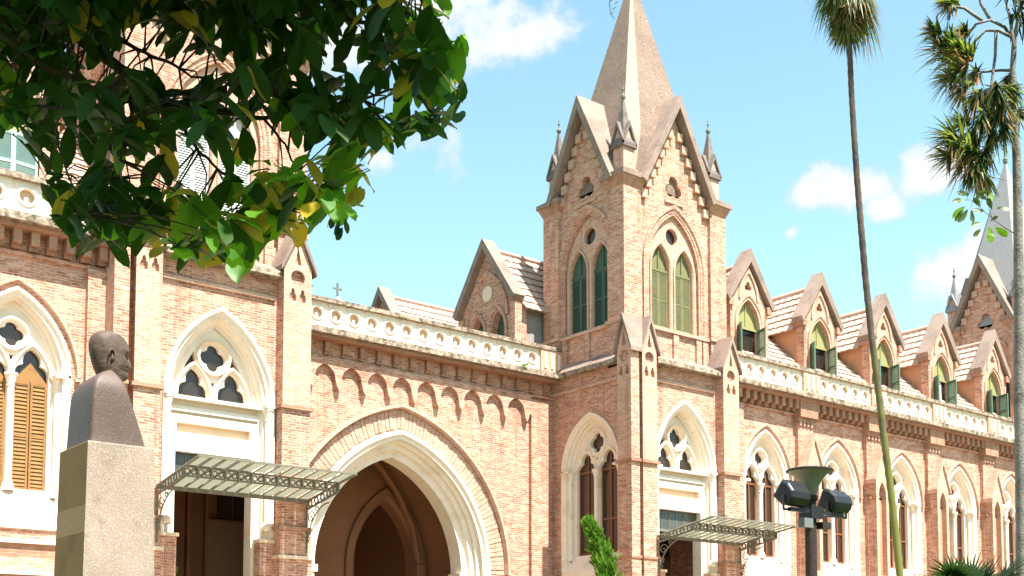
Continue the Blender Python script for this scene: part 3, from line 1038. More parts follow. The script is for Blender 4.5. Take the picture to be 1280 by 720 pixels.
# the far tower has a grey spire, the near one pale grey-blue shutters
GREYC = {SPIRE.name: GREY, SPIREB.name: GREY, COPING.name: None}
for dx, o in copies:
    if dx > 0 and o.name.split('.')[0] in ('spire', 'pinnacle'):
        me = o.data.copy()
        o.data = me
        for i, m in enumerate(me.materials):
            if m in (SPIRE, SPIREB, COPING, PINN): me.materials[i] = GREY
        if o.name.startswith('spire'): o['label'] = 'grey spire'
    if dx < 0 and o.name.startswith('tower_window'):
        for ch in [x for x in COL.objects if x.parent is o and x.name.startswith('shutter')]:
            me = ch.data.copy(); ch.data = me
            for i, m in enumerate(me.materials):
                if m in (SHG, SHGD): me.materials[i] = SHGREY if m is SHG else SHBLUE

# ---- wings
WY = 26.0


def balustrade(fr, u0, u1, piers, n_gap=.56, name='balustrade'):
    b = MB()
    z0, z1 = 11.12, 11.84
    edges = [u0] + sum([[p - .45, p + .45] for p in piers], []) + [u1]
    for k in range(0, len(edges), 2):
        a, c = edges[k], edges[k + 1]
        if c - a < .3: continue
        n = max(1, int((c - a - .1) / n_gap))
        st = (c - a) / n
        holes = [circ(a + st * (q + .5), z0 + .40, .165, 16) for q in range(n)]
        b.plate(fr, rect(a, c, z0, z1), holes, 0, -.085, WHITE)
        b.boxf(fr, a, c, z0, z1, -.26, -.085, ROUNDEL)
        for q in range(n):
            cu = a + st * (q + .5)
            b.grid([[fr.p(cu + (.165 + o) * cos(2 * pi * j / 16), z0 + .40 + (.165 + o) * sin(2 * pi * j / 16), w) for j in range(16)] for o, w in ((.055, 0), (.045, .03), (.0, .03), (-.012, -.03))], WHITE, close_u=True)
            # hanging scallop in the roundel and a small tongue between roundels
            b.boxf(fr, cu - .035, cu + .035, z0 + .24, z0 + .40, -.085, -.04, WHITE)
            b.prism(fr, [(cu - st / 2 + .02, z1 - .02), (cu - st / 2 + .11, z1 - .02), (cu - st / 2 + .065, z1 - .16)][::-1], -.01, .02, CREAM)
    for p in piers:
        b.boxf(fr, p - .45, p + .45, z0, z1, -.3, .09, BRICKP)
        for du in (-.28, 0, .28):
            b.boxf(fr, p + du - .05, p + du + .05, z0 + .12, z1 - .1, .09, .12, CREAM)
    b.boxf(fr, u0, u1, z1, z1 + .12, -.34, .12, LIP)
    return b.build(name, bld, fr.p((u0 + u1) / 2, z0, 0))


def cornice(fr, u0, u1, back, name='cornice', gap=.36, proj=.30):
    """slab with dentils under it; fr lies in the wall plane"""
    c = MB()
    c.boxf(fr, u0, u1, 10.95, 11.12, -back, .55, LIP)
    c.boxf(fr, u0, u1, 10.86, 10.95, 0, .40, BRICKD)
    n = int((u1 - u0) / gap)
    st = (u1 - u0) / n
    for k in range(n):
        a = u0 + st * (k + .5)
        c.prism(fr, rect(a - .085, a + .085, 10.56, 10.86), 0, proj, BRICKD)
        c.boxf(fr, a - .085, a + .085, 10.48, 10.56, 0, proj * .55, BRICKD)
    c.boxf(fr, u0, u1, 10.36, 10.44, 0, .07, BRICK)
    return c.build(name, bld, fr.p((u0 + u1) / 2, 10.4, 0))


def rv0(k):
    return V((random.uniform(-k, k), random.uniform(-k, k), random.uniform(-k, k)))


def tiles(m, e0, e1, r0, r1, rows):
    """tiled slope from eave e0-e1 to ridge r0-r1 as overlapping courses"""
    e0, e1, r0, r1 = map(V, (e0, e1, r0, r1))
    nrm = (e1 - e0).cross(r0 - e0).normalized()
    if nrm.z < 0: nrm = -nrm
    ln = max((e1 - e0).length, (r1 - r0).length)
    cols = max(2, int(ln / .26))
    for k in range(rows):
        a, b = k / rows, (k + 1.12) / rows
        b = min(b, 1.0)
        A0, A1 = e0.lerp(r0, a), e1.lerp(r1, a)
        B0, B1 = e0.lerp(r0, b), e1.lerp(r1, b)
        top = nrm * .048
        lo, hi = [], []
        for c in range(cols * 2 + 1):
            t = c / (cols * 2)
            wob = nrm * (.022 if c % 2 else 0)
            lo.append(A0.lerp(A1, t) + top + wob + rv0(.008))
            hi.append(B0.lerp(B1, t) + wob)
        m.grid([lo, hi], TILE)
        m.grid([[p - nrm * .06 for p in lo], lo], TILED)


def wing(xs, x0, x1, shutter=None, tall=True):
    fr = Fr((0, WY, 0), 'front')
    w = MB()
    holes = [arch_off(.86, 1.46, .292, x, 7.9, 3.0) for x in xs]
    w.plate(fr, rect(x0, x1, 0, 10.95), holes, 0, -.1, BRICK)
    for x in xs:
        # brick hood over each window
        w.sweep(fr, x, 7.9, .86, 1.46, [(.49, 0), (.49, .09), (.42, .09), (.40, 0)], 0, BRICKP)
        w.boxf(fr, x - 1.36, x - 1.24, 7.84, 7.92, 0, .09, BRICKP)
        w.boxf(fr, x + 1.24, x + 1.36, 7.84, 7.92, 0, .09, BRICKP)
    # plinth ledges
    w.boxf(fr, x0, x1, 4.28, 4.36, 0, .10, WHITE)
    w.boxf(fr, x0, x1, 3.98, 4.28, 0, .03, BRICKD)
    w.boxf(fr, x0, x1, 3.70, 3.98, 0, .14, BRICKP)
    w.boxf(fr, x0, x1, 3.62, 3.70, 0, .20, WHITE)
    w.boxf(fr, x0, x1, 0, 3.62, 0, .10, BRICKD)
    ob = w.build('wing_wall', bld, ((x0 + x1) / 2, WY, 0))
    for i, x in enumerate(xs):
        big_window(fr, x, 1.02, 1.66, 7.9, 4.95, .2, FRAMEB, shutters=shutter)
    return ob


def buttresses(xs):
    fr = Fr((0, WY, 0), 'front')
    for p in xs:
        b = MB()
        b.boxf(fr, p - .40, p + .40, 4.4, 10.15, 0, .15, BRICK)
        b.boxf(fr, p - .44, p + .44, 10.15, 10.30, 0, .24, BRICKD)
        b.boxf(fr, p - .48, p + .48, 10.30, 10.90, 0, .34, BRICKD)
        for k in range(4):
            b.boxf(fr, p - .36 + k * .2, p - .28 + k * .2, 10.02, 10.15, .15, .22, BRICKP)
        # gabled niche on the lower part
        b.boxf(fr, p - .46, p + .46, 7.82, 7.9, .15, .30, BRICKD)
        head = [(p - .38, 4.4), (p + .38, 4.4), (p + .38, 8.55), (p, 9.55), (p - .38, 8.55)]
        b.plate(fr, head, [arch_poly(.22, .5, p, 7.95, 2.9, 6)], .50, .30, BRICKP)
        b.boxf(fr, p - .25, p + .25, 4.9, 8.6, .15, .30, PLASTER)
        for q in range(5):
            a, c = head[q], head[(q + 1) % 5]
            b.face([fr.p(*a, .15), fr.p(*c, .15), fr.p(*c, .5), fr.p(*a, .5)], BRICK)
        for sg in (-1, 1):
            poly = [(p + sg * .48, 8.36), (p + sg * .48, 8.52), (p, 9.74), (p, 9.52)]
            b.prism(fr, poly if sg > 0 else poly[::-1], .15, .57, BRICKP)
        b.build('buttress', bld, (p, WY, 4.4))


def dormer(x, shutter_m, curtain, opened=True):
    fr = Fr((x, 26.6, 0), 'front')
    d = MB()
    outer = [(-.92, 11.4), (.92, 11.4), (.92, 14.1), (0, 15.55), (-.92, 14.1)]
    holes = [arch_poly(.56, .92, 0, 13.35, 1.45, 8), foil(0, 14.72, 3, .085, .095, pi / 2)]
    d.plate(fr, outer, holes, 0, -.25, BRICKP)
    d.sweep(fr, 0, 13.35, .56, .92, [(.17, 0), (.17, .06), (.11, .06), (.07, .02), (.0, .02)], 1.45, BRICKP, 8)
    d.sweep(fr, 0, 14.25, .42, .95, [(.10, 0), (.10, .05), (.0, .05), (0, 0)], 0, BRICKP, 8)
    d.plate(fr, circ(0, 14.72, .3), [], -.2, -.2, GLASS)
    # side walls
    for sg in (-1, 1):
        d.face([fr.p(sg * .92, 11.4, 0), fr.p(sg * .92, 11.4, -3.2), fr.p(sg * .92, 14.1, -3.2), fr.p(sg * .92, 14.1, 0)], PLASTER)
        d.boxf(fr, sg * .90 - .06, sg * .90 + .06, 11.4, 13.9, -.30, .03, BRICK)
        d.boxf(fr, sg * .98 - .12, sg * .98 + .12, 13.9, 14.15, -.35, .12, BRICKD)
        poly = [(sg * 1.12, 14.02), (sg * 1.22, 14.2), (0, 16.02), (0, 15.55)]
        d.prism(fr, poly if sg > 0 else poly[::-1], -.32, .16, COPING)
    ob = d.build('dormer', bld, fr.p(0, 11.4, 0))
    if curtain: ob['label'] = 'dormer with white curtain in its open window'
    r = MB()
    for sg in (-1, 1):
        tiles(r, fr.p(sg * 1.16, 13.78, -.3), fr.p(sg * 1.16, 13.78, -3.4), fr.p(0, 15.5, -.3), fr.p(0, 15.5, -3.4), 6)
    r.tube([fr.p(0, 15.54, -.3), fr.p(0, 15.54, -3.4)], .09, TILE, 6)
    r.build('dormer_roof', ob, fr.p(0, 13.8, -1.6))
    g = MB()
    arch_fill(g, fr, 0, .56, 13.3, 13.38, 14.24, -.16, PANEL)
    g.boxf(fr, -.025, .025, 13.3, 14.2, -.16, -.13, PANEL)
    g.boxf(fr, -.56, .56, 13.26, 13.33, -.17, -.12, PANEL)
    g.boxf(fr, -.56, .56, 11.9, 13.26, -.24, -.22, GLASSR)
    if curtain:
        g.boxf(fr, -.30, .26, 11.9, 13.24, -.22, -.19, CURTAIN)
    g.build('window', ob, fr.p(0, 11.9, -.2))
    for sg in (-1, 1):
        s = MB()
        # leaves stand ajar, hinged on the jambs
        ang = (R(122) if sg < 0 else R(68)) if opened else R(8)
        f2 = Fr(fr.p(0, 0, 0), 'front')
        f2.o = fr.p(sg * .53, 0, -.06)
        f2.U = V((-sg * cos(ang), -sin(ang), 0))
        f2.N = V((sin(ang) * -sg, cos(ang), 0)) * 1.0
        louvres(s, f2, 0, .54, 11.92, 13.28, 0, shutter_m, 22)
        s.build('shutter', ob, fr.p(sg * .55, 11.9, 0))
    return ob


RW = [31.6 + 3.9 * k for k in range(5)]
RP = [33.55 + 3.9 * k for k in range(4)]
LW = [7.44, 3.3]
wing(RW, 29.6, 48.8)
wing(LW, 1.0, 9.9, shutter=SHTAN)
buttresses(RP)
buttresses([5.4])
# flat end pilasters where the wings meet the towers
for x in (9.18, 30.05):
    b = MB()
    b.boxf(Fr((0, WY, 0), 'front'), x - .30, x + .30, 4.4, 10.35, 0, .14, BRICK)
    b.build('pilaster', bld, (x, WY, 4.4))
frw = Fr((0, WY, 0), 'front')
frb = Fr((0, 25.62, 0), 'front')
cornice(frw, 29.5, 48.9, .5)
cornice(frw, 1.0, 9.7, .5)
balustrade(frb, 29.5, 48.8, RP)
balustrade(frb, 1.0, 9.75, [5.4])
# wing roofs
for (x0, x1) in ((29.75, 48.72), (1.0, 9.6)):
    r = MB()
    tiles(r, (x0, 26.0, 11.7), (x1, 26.0, 11.7), (x0, 29.85, 15.45), (x1, 29.85, 15.45), 16)
    r.face([(x0, 33.7, 11.7), (x1, 33.7, 11.7), (x1, 29.85, 15.45), (x0, 29.85, 15.45)], TILED)
    r.tube([(x0, 29.85, 15.5), (x1, 29.85, 15.5)], .10, TILE, 6)
    for x in (x0, x1):
        r.face([(x, 25.8, 0), (x, 33.7, 0), (x, 33.7, 11.7), (x, 29.85, 15.4), (x, 26.0, 11.7), (x, 25.8, 11.0)], BRICK)
    r.face([(x0, 33.7, 0), (x1, 33.7, 0), (x1, 33.7, 11.7), (x0, 33.7, 11.7)], BRICK)
    r.build('roof', bld, ((x0 + x1) / 2, 29.85, 11.7))
for k, x in enumerate(RW):
    dormer(x - .05, SHT, k == 3, True)
dormer(7.44, SHBLUE, False, False)
dormer(3.3, SHBLUE, False, False)

# ---- archway between the towers
AY = 29.4
fa = Fr((0, AY, 0), 'front')
AX = 19.3
w = MB()
w.plate(fa, rect(14.2, 25.15, 0, 10.9), [arch_off(2.55, 3.32, .705, AX, 4.6, 4.6, 18)], 0, -.1, BRICK)
# brick hood and ring of rubbed bricks
w.sweep(fa, AX, 4.6, 2.55, 3.32, [(1.46, 0), (1.46, .16), (1.37, .17), (1.33, .02)], 0, BRICKP, 18)
c0 = arch(2.55, 3.32, .78, 4.6, 0, 44)
c1 = arch(2.55, 3.32, 1.30, 4.6, 0, 44)
for k in range(len(c0) - 1):
    def ip(c, t): return (c[k][0] + (c[k + 1][0] - c[k][0]) * t + AX, c[k][1] + (c[k + 1][1] - c[k][1]) * t)
    w.prism(fa, [ip(c0, .07), ip(c0, .93), ip(c1, .93), ip(c1, .07)], 0, .012 + .008 * (k % 3), BRICKP)
# corbel table of little pointed arches
top, spr, apx, st, half = 10.36, 9.80, 10.20, .855, .33
xs = [16.70 - .855 * 2 + st * k for k in range(12)]
xs = [x for x in xs if x < 24.0]
poly = [(14.25, top), (14.25, spr - .04)]
for x in xs:
    if x - st / 2 > 14.3:
        poly += [(x - half - .03, spr - .04)]
    poly += [(x + q, y) for q, y in arch(half, apx - spr, 0, spr, 0, 6)]
    poly += [(x + half + .03, spr - .04)]
poly += [(24.16, spr - .04), (24.16, top)]
w.plate(fa, poly, [], .14, .14, BRICK)
for k in range(len(poly)):
    a, b = poly[k], poly[(k + 1) % len(poly)]
    w.face([fa.p(*a, 0), fa.p(*b, 0), fa.p(*b, .14), fa.p(*a, .14)], BRICK)
for x in xs:
    u = x + st / 2
    if u < 24.1:
        w.prism(fa, [(u, 9.50), (u + .07, 9.62), (u + .12, 9.83), (u - .12, 9.83), (u - .07, 9.62)], .0, .17, BRICKP)
w.boxf(fa, 24.16, 24.86, 0, 10.25, 0, .14, BRICK)
w.boxf(fa, 14.25, 14.9, 0, 10.25, 0, .14, BRICK)
ob = w.build('archway_wall', bld, (AX, AY, 0))
cornice(fa, 14.2, 25.1, .5, gap=.57, proj=.13)
balustrade(Fr((0, 29.0, 0), 'front'), 14.2, 25.05, [24.72], .575)
# white stepped arch
t = MB()
t.sweep(fa, AX, 4.6, 2.55, 3.32, [(.72, .0), (.72, .10), (.60, .12), (.56, .04), (.46, .04), (.46, -.10), (.36, -.16), (.36, -.26), (.22, -.30), (.20, -.40), (.16, -.44), (0, -.44), (-.0, -1.0)], 4.6, WHITE, 18)
for sg in (-1, 1):
    t.boxf(fa, AX + sg * 2.68 - .22, AX + sg * 2.68 + .22, 4.42, 4.62, -1.02, -.40, WHITE)
t.build('white_archway', bld, (AX, AY, 0))
# vaulted passage
p = MB()
bx = AX + 1.15                    # inner doorway, off the axis of the outer arch
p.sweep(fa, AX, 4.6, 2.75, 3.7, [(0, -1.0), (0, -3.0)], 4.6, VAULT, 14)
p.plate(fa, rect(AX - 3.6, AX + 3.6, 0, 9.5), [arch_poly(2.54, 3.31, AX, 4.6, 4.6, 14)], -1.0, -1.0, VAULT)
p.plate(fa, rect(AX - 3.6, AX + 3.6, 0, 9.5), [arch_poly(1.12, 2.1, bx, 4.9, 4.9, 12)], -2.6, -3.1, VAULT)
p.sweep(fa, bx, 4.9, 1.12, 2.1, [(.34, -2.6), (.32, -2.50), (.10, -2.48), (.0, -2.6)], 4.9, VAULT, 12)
for sg in (-1, 1):
    p.boxf(fa, AX + sg * 2.35 - .14, AX + sg * 2.35 + .14, 0, 5.0, -2.6, -2.35, VAULT)
    p.tube([fa.p(AX + sg * 2.35, 5.0, -2.47), fa.p(AX + sg * 2.05, 6.2, -2.40), fa.p(AX + sg * 1.35, 7.2, -2.2), fa.p(AX + sg * .6, 7.8, -1.9), fa.p(AX, 8.1, -1.6)], .09, VAULT, 6)
p.box(AX - 2.6, AX + 4.0, 32.2, 38.5, 0.005, .02, PAVE)
for x in (AX - 2.6, AX + 4.0):
    p.face([(x, 32.4, 0), (x, 38.5, 0), (x, 38.5, 9), (x, 32.4, 9)], ROOMPL)
p.face([(AX - 2.6, 38.5, 0), (AX + 4.0, 38.5, 0), (AX + 4.0, 38.5, 9), (AX - 2.6, 38.5, 9)], ROOMPL)
p.face([(AX - 2.6, 32.3, 8.9), (AX + 4.0, 32.3, 8.9), (AX + 4.0, 38.5, 8.9), (AX - 2.6, 38.5, 8.9)], ROOMPL)
p.face([fa.p(AX - 3.6, .03, 0), fa.p(AX + 3.6, .03, 0), fa.p(AX + 3.6, .03, -3.1), fa.p(AX - 3.6, .03, -3.1)], PAVE)
p.build('passage_vault', bld, (AX, 32, 0))
# roof terrace over the archway
p = MB()
p.face([(14.2, 29.3, 11.05), (25.2, 29.3, 11.05), (25.2, 36, 11.05), (14.2, 36, 11.05)], LIP)
p.build('terrace', bld, (AX, 32, 11.05))

# ---- courtyard range behind the archway with side-facing dormers
CX = 24.0
c = MB()
c.box(CX + .5, 33, 30.2, 60, 0, 11.6, BRICK)
c.build('courtyard_wall', bld, (28, 45, 0))
r = MB()
tiles(r, (CX + .4, 60, 11.6), (CX + .4, 30.0, 11.6), (CX + 4.4, 60, 15.55), (CX + 4.4, 30.0, 15.55), 16)
r.face([(33, 60, 11.6), (33, 30, 11.6), (CX + 4.4, 30, 15.55), (CX + 4.4, 60, 15.55)], TILED)
r.face([(CX + .4, 30.02, 11.6), (33, 30.02, 11.6), (CX + 4.4, 30.02, 15.5)], BRICK)
r.build('roof', bld, (28, 45, 11.6))


def side_dormer(y):
    f = Fr((CX, y, 0), 'left')
    d = MB()
    outer = [(-1.45, 11.0), (1.45, 11.0), (1.45, 13.75), (0, 15.7), (-1.45, 13.75)]
    holes = [arch_poly(.36, .72, -.55, 12.75, 1.3, 6), arch_poly(.36, .72, .55, 12.75, 1.3, 6)]
    d.plate(f, outer, holes, 0, -.3, BRICK)
    for q in (-.55, .55):
        d.sweep(f, q, 12.75, .36, .72, [(.16, 0), (.16, .06), (.08, .06), (.05, .0)], 1.3, BRICK, 6)
    d.sweep(f, 0, 13.2, 1.0, 1.55, [(.16, 0), (.16, .07), (.04, .07), (.0, .0)], .0, BRICK, 8)
    d.plate(f, circ(0, 14.15, .27), [], .02, .02, CREAM)
    d.boxf(f, -1.2, 1.2, 11.2, 13.6, -.32, -.26, SHGD)
    for q in (-.55, .55):
        for dd in (-.18, .18):
            d.boxf(f, q + dd - .035, q + dd + .035, 11.3, 12.6, -.26, -.2, WHITE)
        d.boxf(f, q - .36, q + .36, 12.55, 12.63, -.26, -.19, WHITE)
    for sg in (-1, 1):
        poly = [(sg * 1.52, 13.55), (sg * 1.68, 13.72), (0, 16.0), (0, 15.66)]
        d.prism(f, poly if sg > 0 else poly[::-1], -.25, .25, COPING)
        d.boxf(f, sg * 1.42 - .13, sg * 1.42 + .13, 11.0, 13.55, -.4, .08, BRICK)
        d.face([f.p(sg * 1.42, 11, -.3), f.p(sg * 1.42, 13.7, -.3), f.p(sg * 1.42, 13.7, -4), f.p(sg * 1.42, 11, -4)], GPLASTER)
    ob = d.build('dormer', bld, f.p(0, 11, 0))
    r = MB()
    for sg in (-1, 1):
        tiles(r, f.p(sg * 1.75, 13.28, -.2), f.p(sg * 1.75, 13.28, -4.6), f.p(0, 15.62, -.2), f.p(0, 15.62, -4.6), 8)
    r.tube([f.p(0, 15.66, -.2), f.p(0, 15.66, -4.6)], .10, TILE, 6)
    r.build('dormer_roof', ob, f.p(0, 13.3, -2))


side_dormer(31.35)
side_dormer(37.75)

# small cross on a distant roof
m = MB()
c = at(422, 372, 70)
m.box(c.x - .6, c.x + .6, c.y - .6, c.y + .6, 0, c.z - .8, GREY)
m.frustum((c.x, c.y), .6, c.z - .8, .06, c.z + .05, GREY)
ob = m.build('chapel_turret', None, (c.x, c.y, 0))
tag(ob, 'small distant turret whose dark cross shows over the white balustrade', 'turret')
m = MB()
m.box(c.x - .05, c.x + .05, c.y - .05, c.y + .05, c.z, c.z + .85, IRON)
m.boxf(Fr((c.x, c.y, 0), 'front'), -.28, .28, c.z + .46, c.z + .56, -.045, .045, IRON)
m.build('roof_cross', ob, (c.x, c.y, c.z))

#OBJECTS#
def onY(x, y, Y):
    d = ray(x, y); c = V((0, 0, 1.6))
    return c + d * (Y / d.y)


def onX(x, y, X):
    d = ray(x, y); c = V((0, 0, 1.6))
    return c + d * (X / d.x)


# ------------------------------------------------------------------ bust on its granite pedestal
A = at(110, 550, 9.0)
px0, py0, ztop = A.x, A.y, A.z
px1 = onY(193, 557, py0).x
py1 = onX(75.5, 561, px0).y
mc = V(((px0 + px1) / 2, (py0 + py1) / 2, 0))
mon = empty('monument', mc, 'dark bust of a bald man on a tall granite pedestal', 'statue')
p = MB()
tb = .055
lo = [V((px0 - tb, py0 - tb, .25)), V((px1 + tb, py0 - tb, .25)), V((px1 + tb, py1 + tb, .25)), V((px0 - tb, py1 + tb, .25))]
hi = [V((px0, py0, ztop)), V((px1, py0, ztop)), V((px1, py1, ztop)), V((px0, py1, ztop))]
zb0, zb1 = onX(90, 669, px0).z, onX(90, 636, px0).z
def mix(k, z): return lo[k].lerp(hi[k], (z - .25) / (ztop - .25))
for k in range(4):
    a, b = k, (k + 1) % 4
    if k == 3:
        for z0, z1, m_ in ((.25, zb0, GRANPOL), (zb0, zb1, GRANREFL), (zb1, ztop, GRANPOL)):  # middle strip carries the painted reflection
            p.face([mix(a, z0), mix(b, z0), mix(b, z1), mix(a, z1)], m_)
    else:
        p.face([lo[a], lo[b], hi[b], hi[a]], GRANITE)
p.face(hi, GRANITE)
p.box(px0 - .22, px1 + .22, py0 - .22, py1 + .22, 0, .25, GRANITE)
ob = p.build('pedestal', mon, mc)
bv = ob.modifiers.new('edge', 'BEVEL'); bv.width = .008; bv.segments = 2; bv.limit_method = 'ANGLE'

hx0, hy0 = px0 + .022, py0 + .022
hx1, hy1 = onY(184, 555, hy0).x, py1 - .02
h = MB()
rows = []
hh = .60
for (t, l, r, f, n) in ((0, 0, 0, 0, 14), (.03, .003, .004, .003, 12), (.25, .006, .05, .012, 12), (.5, .012, .11, .02, 11), (.66, .02, .15, .024, 11), (.78, .034, .175, .036, 10), (.87, .068, .205, .07, 7), (.93, .115, .225, .108, 5), (.98, .165, .24, .15, 3), (1.0, .20, .255, .175, 2.6)):
    x0, x1 = hx0 + l * .97, hx1 - r * .88
    y0, y1 = hy0 + f * .92, hy1 - f * .92
    cx, cy, ax, ay = (x0 + x1) / 2, (y0 + y1) / 2, (x1 - x0) / 2, (y1 - y0) / 2
    row = []
    for k in range(40):
        g = 2 * pi * k / 40
        cc, ss = cos(g), sin(g)
        row.append(V((cx + ax * math.copysign(abs(cc) ** (2 / n), cc), cy + ay * math.copysign(abs(ss) ** (2 / n), ss), ztop + .004 + hh * t)))
    rows.append(row)
h.grid(rows, HERM, close_u=True)
h.face(rows[-1], HERM)
neck = V(((rows[-1][0].x + rows[-1][20].x) / 2, (rows[-1][10].y + rows[-1][30].y) / 2, ztop + hh))
ob = h.build('shoulder_block', mon, mc + V((0, 0, ztop)), smooth=True)
bv = ob.modifiers.new('sub', 'SUBSURF'); bv.levels = bv.render_levels = 1

h = MB()
secs = [(-.13, .075, -.098, .084), (-.08, .066, -.092, .076), (-.035, .064, -.088, .071), (-.012, .085, -.086, .068), (.0, .112, -.075, .060), (.022, .128, -.082, .066), (.040, .124, -.092, .071), (.052, .114, -.098, .074),
        (.066, .128, -.104, .077), (.076, .117, -.108, .079), (.084, .130, -.111, .080), (.100, .120, -.116, .082), (.125, .117, -.124, .084), (.145, .110, -.130, .086), (.160, .108, -.134, .087), (.178, .126, -.137, .088), (.195, .120, -.138, .089),
        (.225, .112, -.136, .088), (.250, .098, -.128, .083), (.275, .073, -.108, .070), (.292, .042, -.078, .048), (.302, .006, -.040, .020)]
KN = 36
rows = []
for (z, f, b, w_) in secs:
    cx, ax = (f + b) / 2, (f - b) / 2
    row = []
    for k in range(KN):
        g = 2 * pi * k / KN
        cc, ss = cos(g), sin(g)
        x = cx + ax * math.copysign(abs(cc) ** .86, cc)
        y = w_ * math.copysign(abs(ss) ** .86, ss)
        ga = abs((g + pi) % (2 * pi) - pi)
        # eye sockets, cheekbones, nose ridge
        if .135 < z < .17 and .26 < ga < .80: x -= .022
        if .148 < z < .158 and .40 < ga < .62: x += .007
        if .09 < z < .13 and .45 < ga < .95: x += .006; y *= 1.02
        if z < .075 and z > .02 and .5 < ga < 1.1: y *= .97
        if ga < .16 and .09 <= z <= .17: x += {.100: .046, .125: .040, .145: .028, .160: .014}.get(z, 0)
        elif ga < .36 and .09 <= z <= .13: x += .008
        row.append(V((x, y, z)))
    rows.append(row)
HS = 1.22
tw = Matrix.Rotation(R(4), 3, 'Z') @ Matrix.Rotation(R(3), 3, 'Y')
base = neck + V((.025, 0, -.035))
tf = lambda q: base + (tw @ (q * HS))
h.grid([[tf(q) for q in r_] for r_ in rows], BRONZE, close_u=True)
h.face([tf(q) for q in rows[-1]], BRONZE)
# ears
for sg in (-1, 1):
    er = []
    for i in range(9):
        ph = 2 * pi * i / 9
    pts = [V((-.028 + .021 * cos(t), sg * (.088 + .010 * sin(t * .5)), .128 + .034 * sin(t) - .004 * cos(t))) for t in [R(200) - R(290) * k / 14 for k in range(15)]]
    h.tube([tf(q) for q in pts], [.006 + .003 * sin(pi * k / 14) for k in range(15)], BRONZE, 7)
    pts = [V((-.026, sg * .086, .098)), V((-.022, sg * .090, .110)), V((-.020, sg * .089, .124)), V((-.026, sg * .088, .140))]
    h.tube([tf(q) for q in pts], [.008, .010, .008, .005], BRONZE, 7)
ob = h.build('head', mon, base, smooth=True)
bv = ob.modifiers.new('sub', 'SUBSURF'); bv.levels = bv.render_levels = 2

# ------------------------------------------------------------------ lamp post with floodlights
L0 = at(1013, 640, 11.0)
lamp = empty('lamp_post', (L0.x, L0.y, 0), 'dark lamp post with grey trumpet shade and two black floodlights', 'lamp post')
zt = at(1012, 585, 11).z
m = MB()
m.lathe((L0.x, L0.y, 0), [(.13, 0), (.13, .05), (.085, .10), (.075, .5), (.055, .56), (.052, zt - .30), (.066, zt - .29), (.066, zt - .25)], RUSTY, 14)
m.build('pole', lamp, (L0.x, L0.y, 0), smooth=False)
m = MB()
m.lathe((L0.x, L0.y, zt), [(.05, -.30), (.052, -.26), (.062, -.22), (.082, -.16), (.112, -.105), (.152, -.06), (.190, -.035), (.205, -.028), (.207, -.018), (.200, -.012), (.12, .006), (.04, .020), (.012, .036), (0, .040)], SHADE, 28)
ob = m.build('lamp_shade', lamp, (L0.x, L0.y, zt), smooth=True)
m = MB()
m.lathe((L0.x, L0.y, zt), [(.196, -.030), (.211, -.030), (.213, -.018), (.203, -.008)], RUSTY, 28)
m.build('rim', ob, (L0.x, L0.y, zt))
zc = at(1012, 641, 11).z
m = MB()
f = Fr((L0.x, L0.y - .05, zc), 'front')
m.boxf(f, -.36, .40, -.018, .018, -.02, .02, BLACKM)
m.boxf(f, -.09, .09, -.06, .05, -.11, .03, BLACKM)
m.build('crossarm', lamp, (L0.x, L0.y, zc))


def flood(cx, dz, tilt, wid):
    c = V((L0.x + cx, L0.y - .04, zc + dz))
    m = MB()
    # housing profile seen from the side (depth, height); glass looks up at the facade
    prof = [(.115, -.085), (.115, .095), (.03, .105), (-.055, .080), (-.095, .03), (-.10, -.02), (-.075, -.07), (-.02, -.095)]
    ca, sa = cos(tilt), sin(tilt)
    def P(x, q, s=1.0): return c + V((x, q[0] * s * ca - q[1] * s * sa, q[0] * s * sa + q[1] * s * ca))
    n = len(prof)
    xs = [(-wid, .80), (-wid + .02, 1.0), (wid - .02, 1.0), (wid, .80)]
    m.grid([[P(x, q, s) for q in prof] for x, s in xs], BLACKM, close_u=True)
    m.face([P(-wid, q, .80) for q in prof], BLACKM)
    m.face([P(wid, q, .80) for q in reversed(prof)], BLACKM)
    ob = m.build('floodlight', lamp, c)
    bv = ob.modifiers.new('edge', 'BEVEL'); bv.width = .006; bv.segments = 2
    g = MB()
    g.face([P(x, (.1165, z)) for x, z in ((-wid + .03, -.07), (wid - .03, -.07), (wid - .03, .08), (-wid + .03, .08))], LENS)
    g.build('lens', ob, c)
    g = MB()
    for sx in (-1, 1):
        g.tube([c + V((sx * (wid + .012), 0, 0)), c + V((sx * (wid + .012), 0, -.13 if sx else 0))], .010, BLACKM, 6)
    g.tube([c + V((-wid - .012, 0, -.13)), c + V((wid + .012, 0, -.13))], .012, BLACKM, 6)
    g.build('yoke', ob, c)


flood(-.285, .125, R(38), .135)
flood(.335, .115, R(24), .130)
m = MB()
f = Fr((L0.x, L0.y - .06, zc - .11), 'front')
m.boxf(f, -.19, -.065, -.04, .045, -.05, .02, GREYM)
m.build('junction_box', lamp, (L0.x - .13, L0.y, zc - .11))
m = MB()
m.boxf(f, .06, .18, -.035, .025, -.05, .03, RUSTY)
m.build('ballast_box', lamp, (L0.x + .12, L0.y, zc - .11))

# ------------------------------------------------------------------ plants
RN = random.Random(11)


def rv(s=1.0):
    return V((RN.uniform(-1, 1), RN.uniform(-1, 1), RN.uniform(-1, 1))) * s


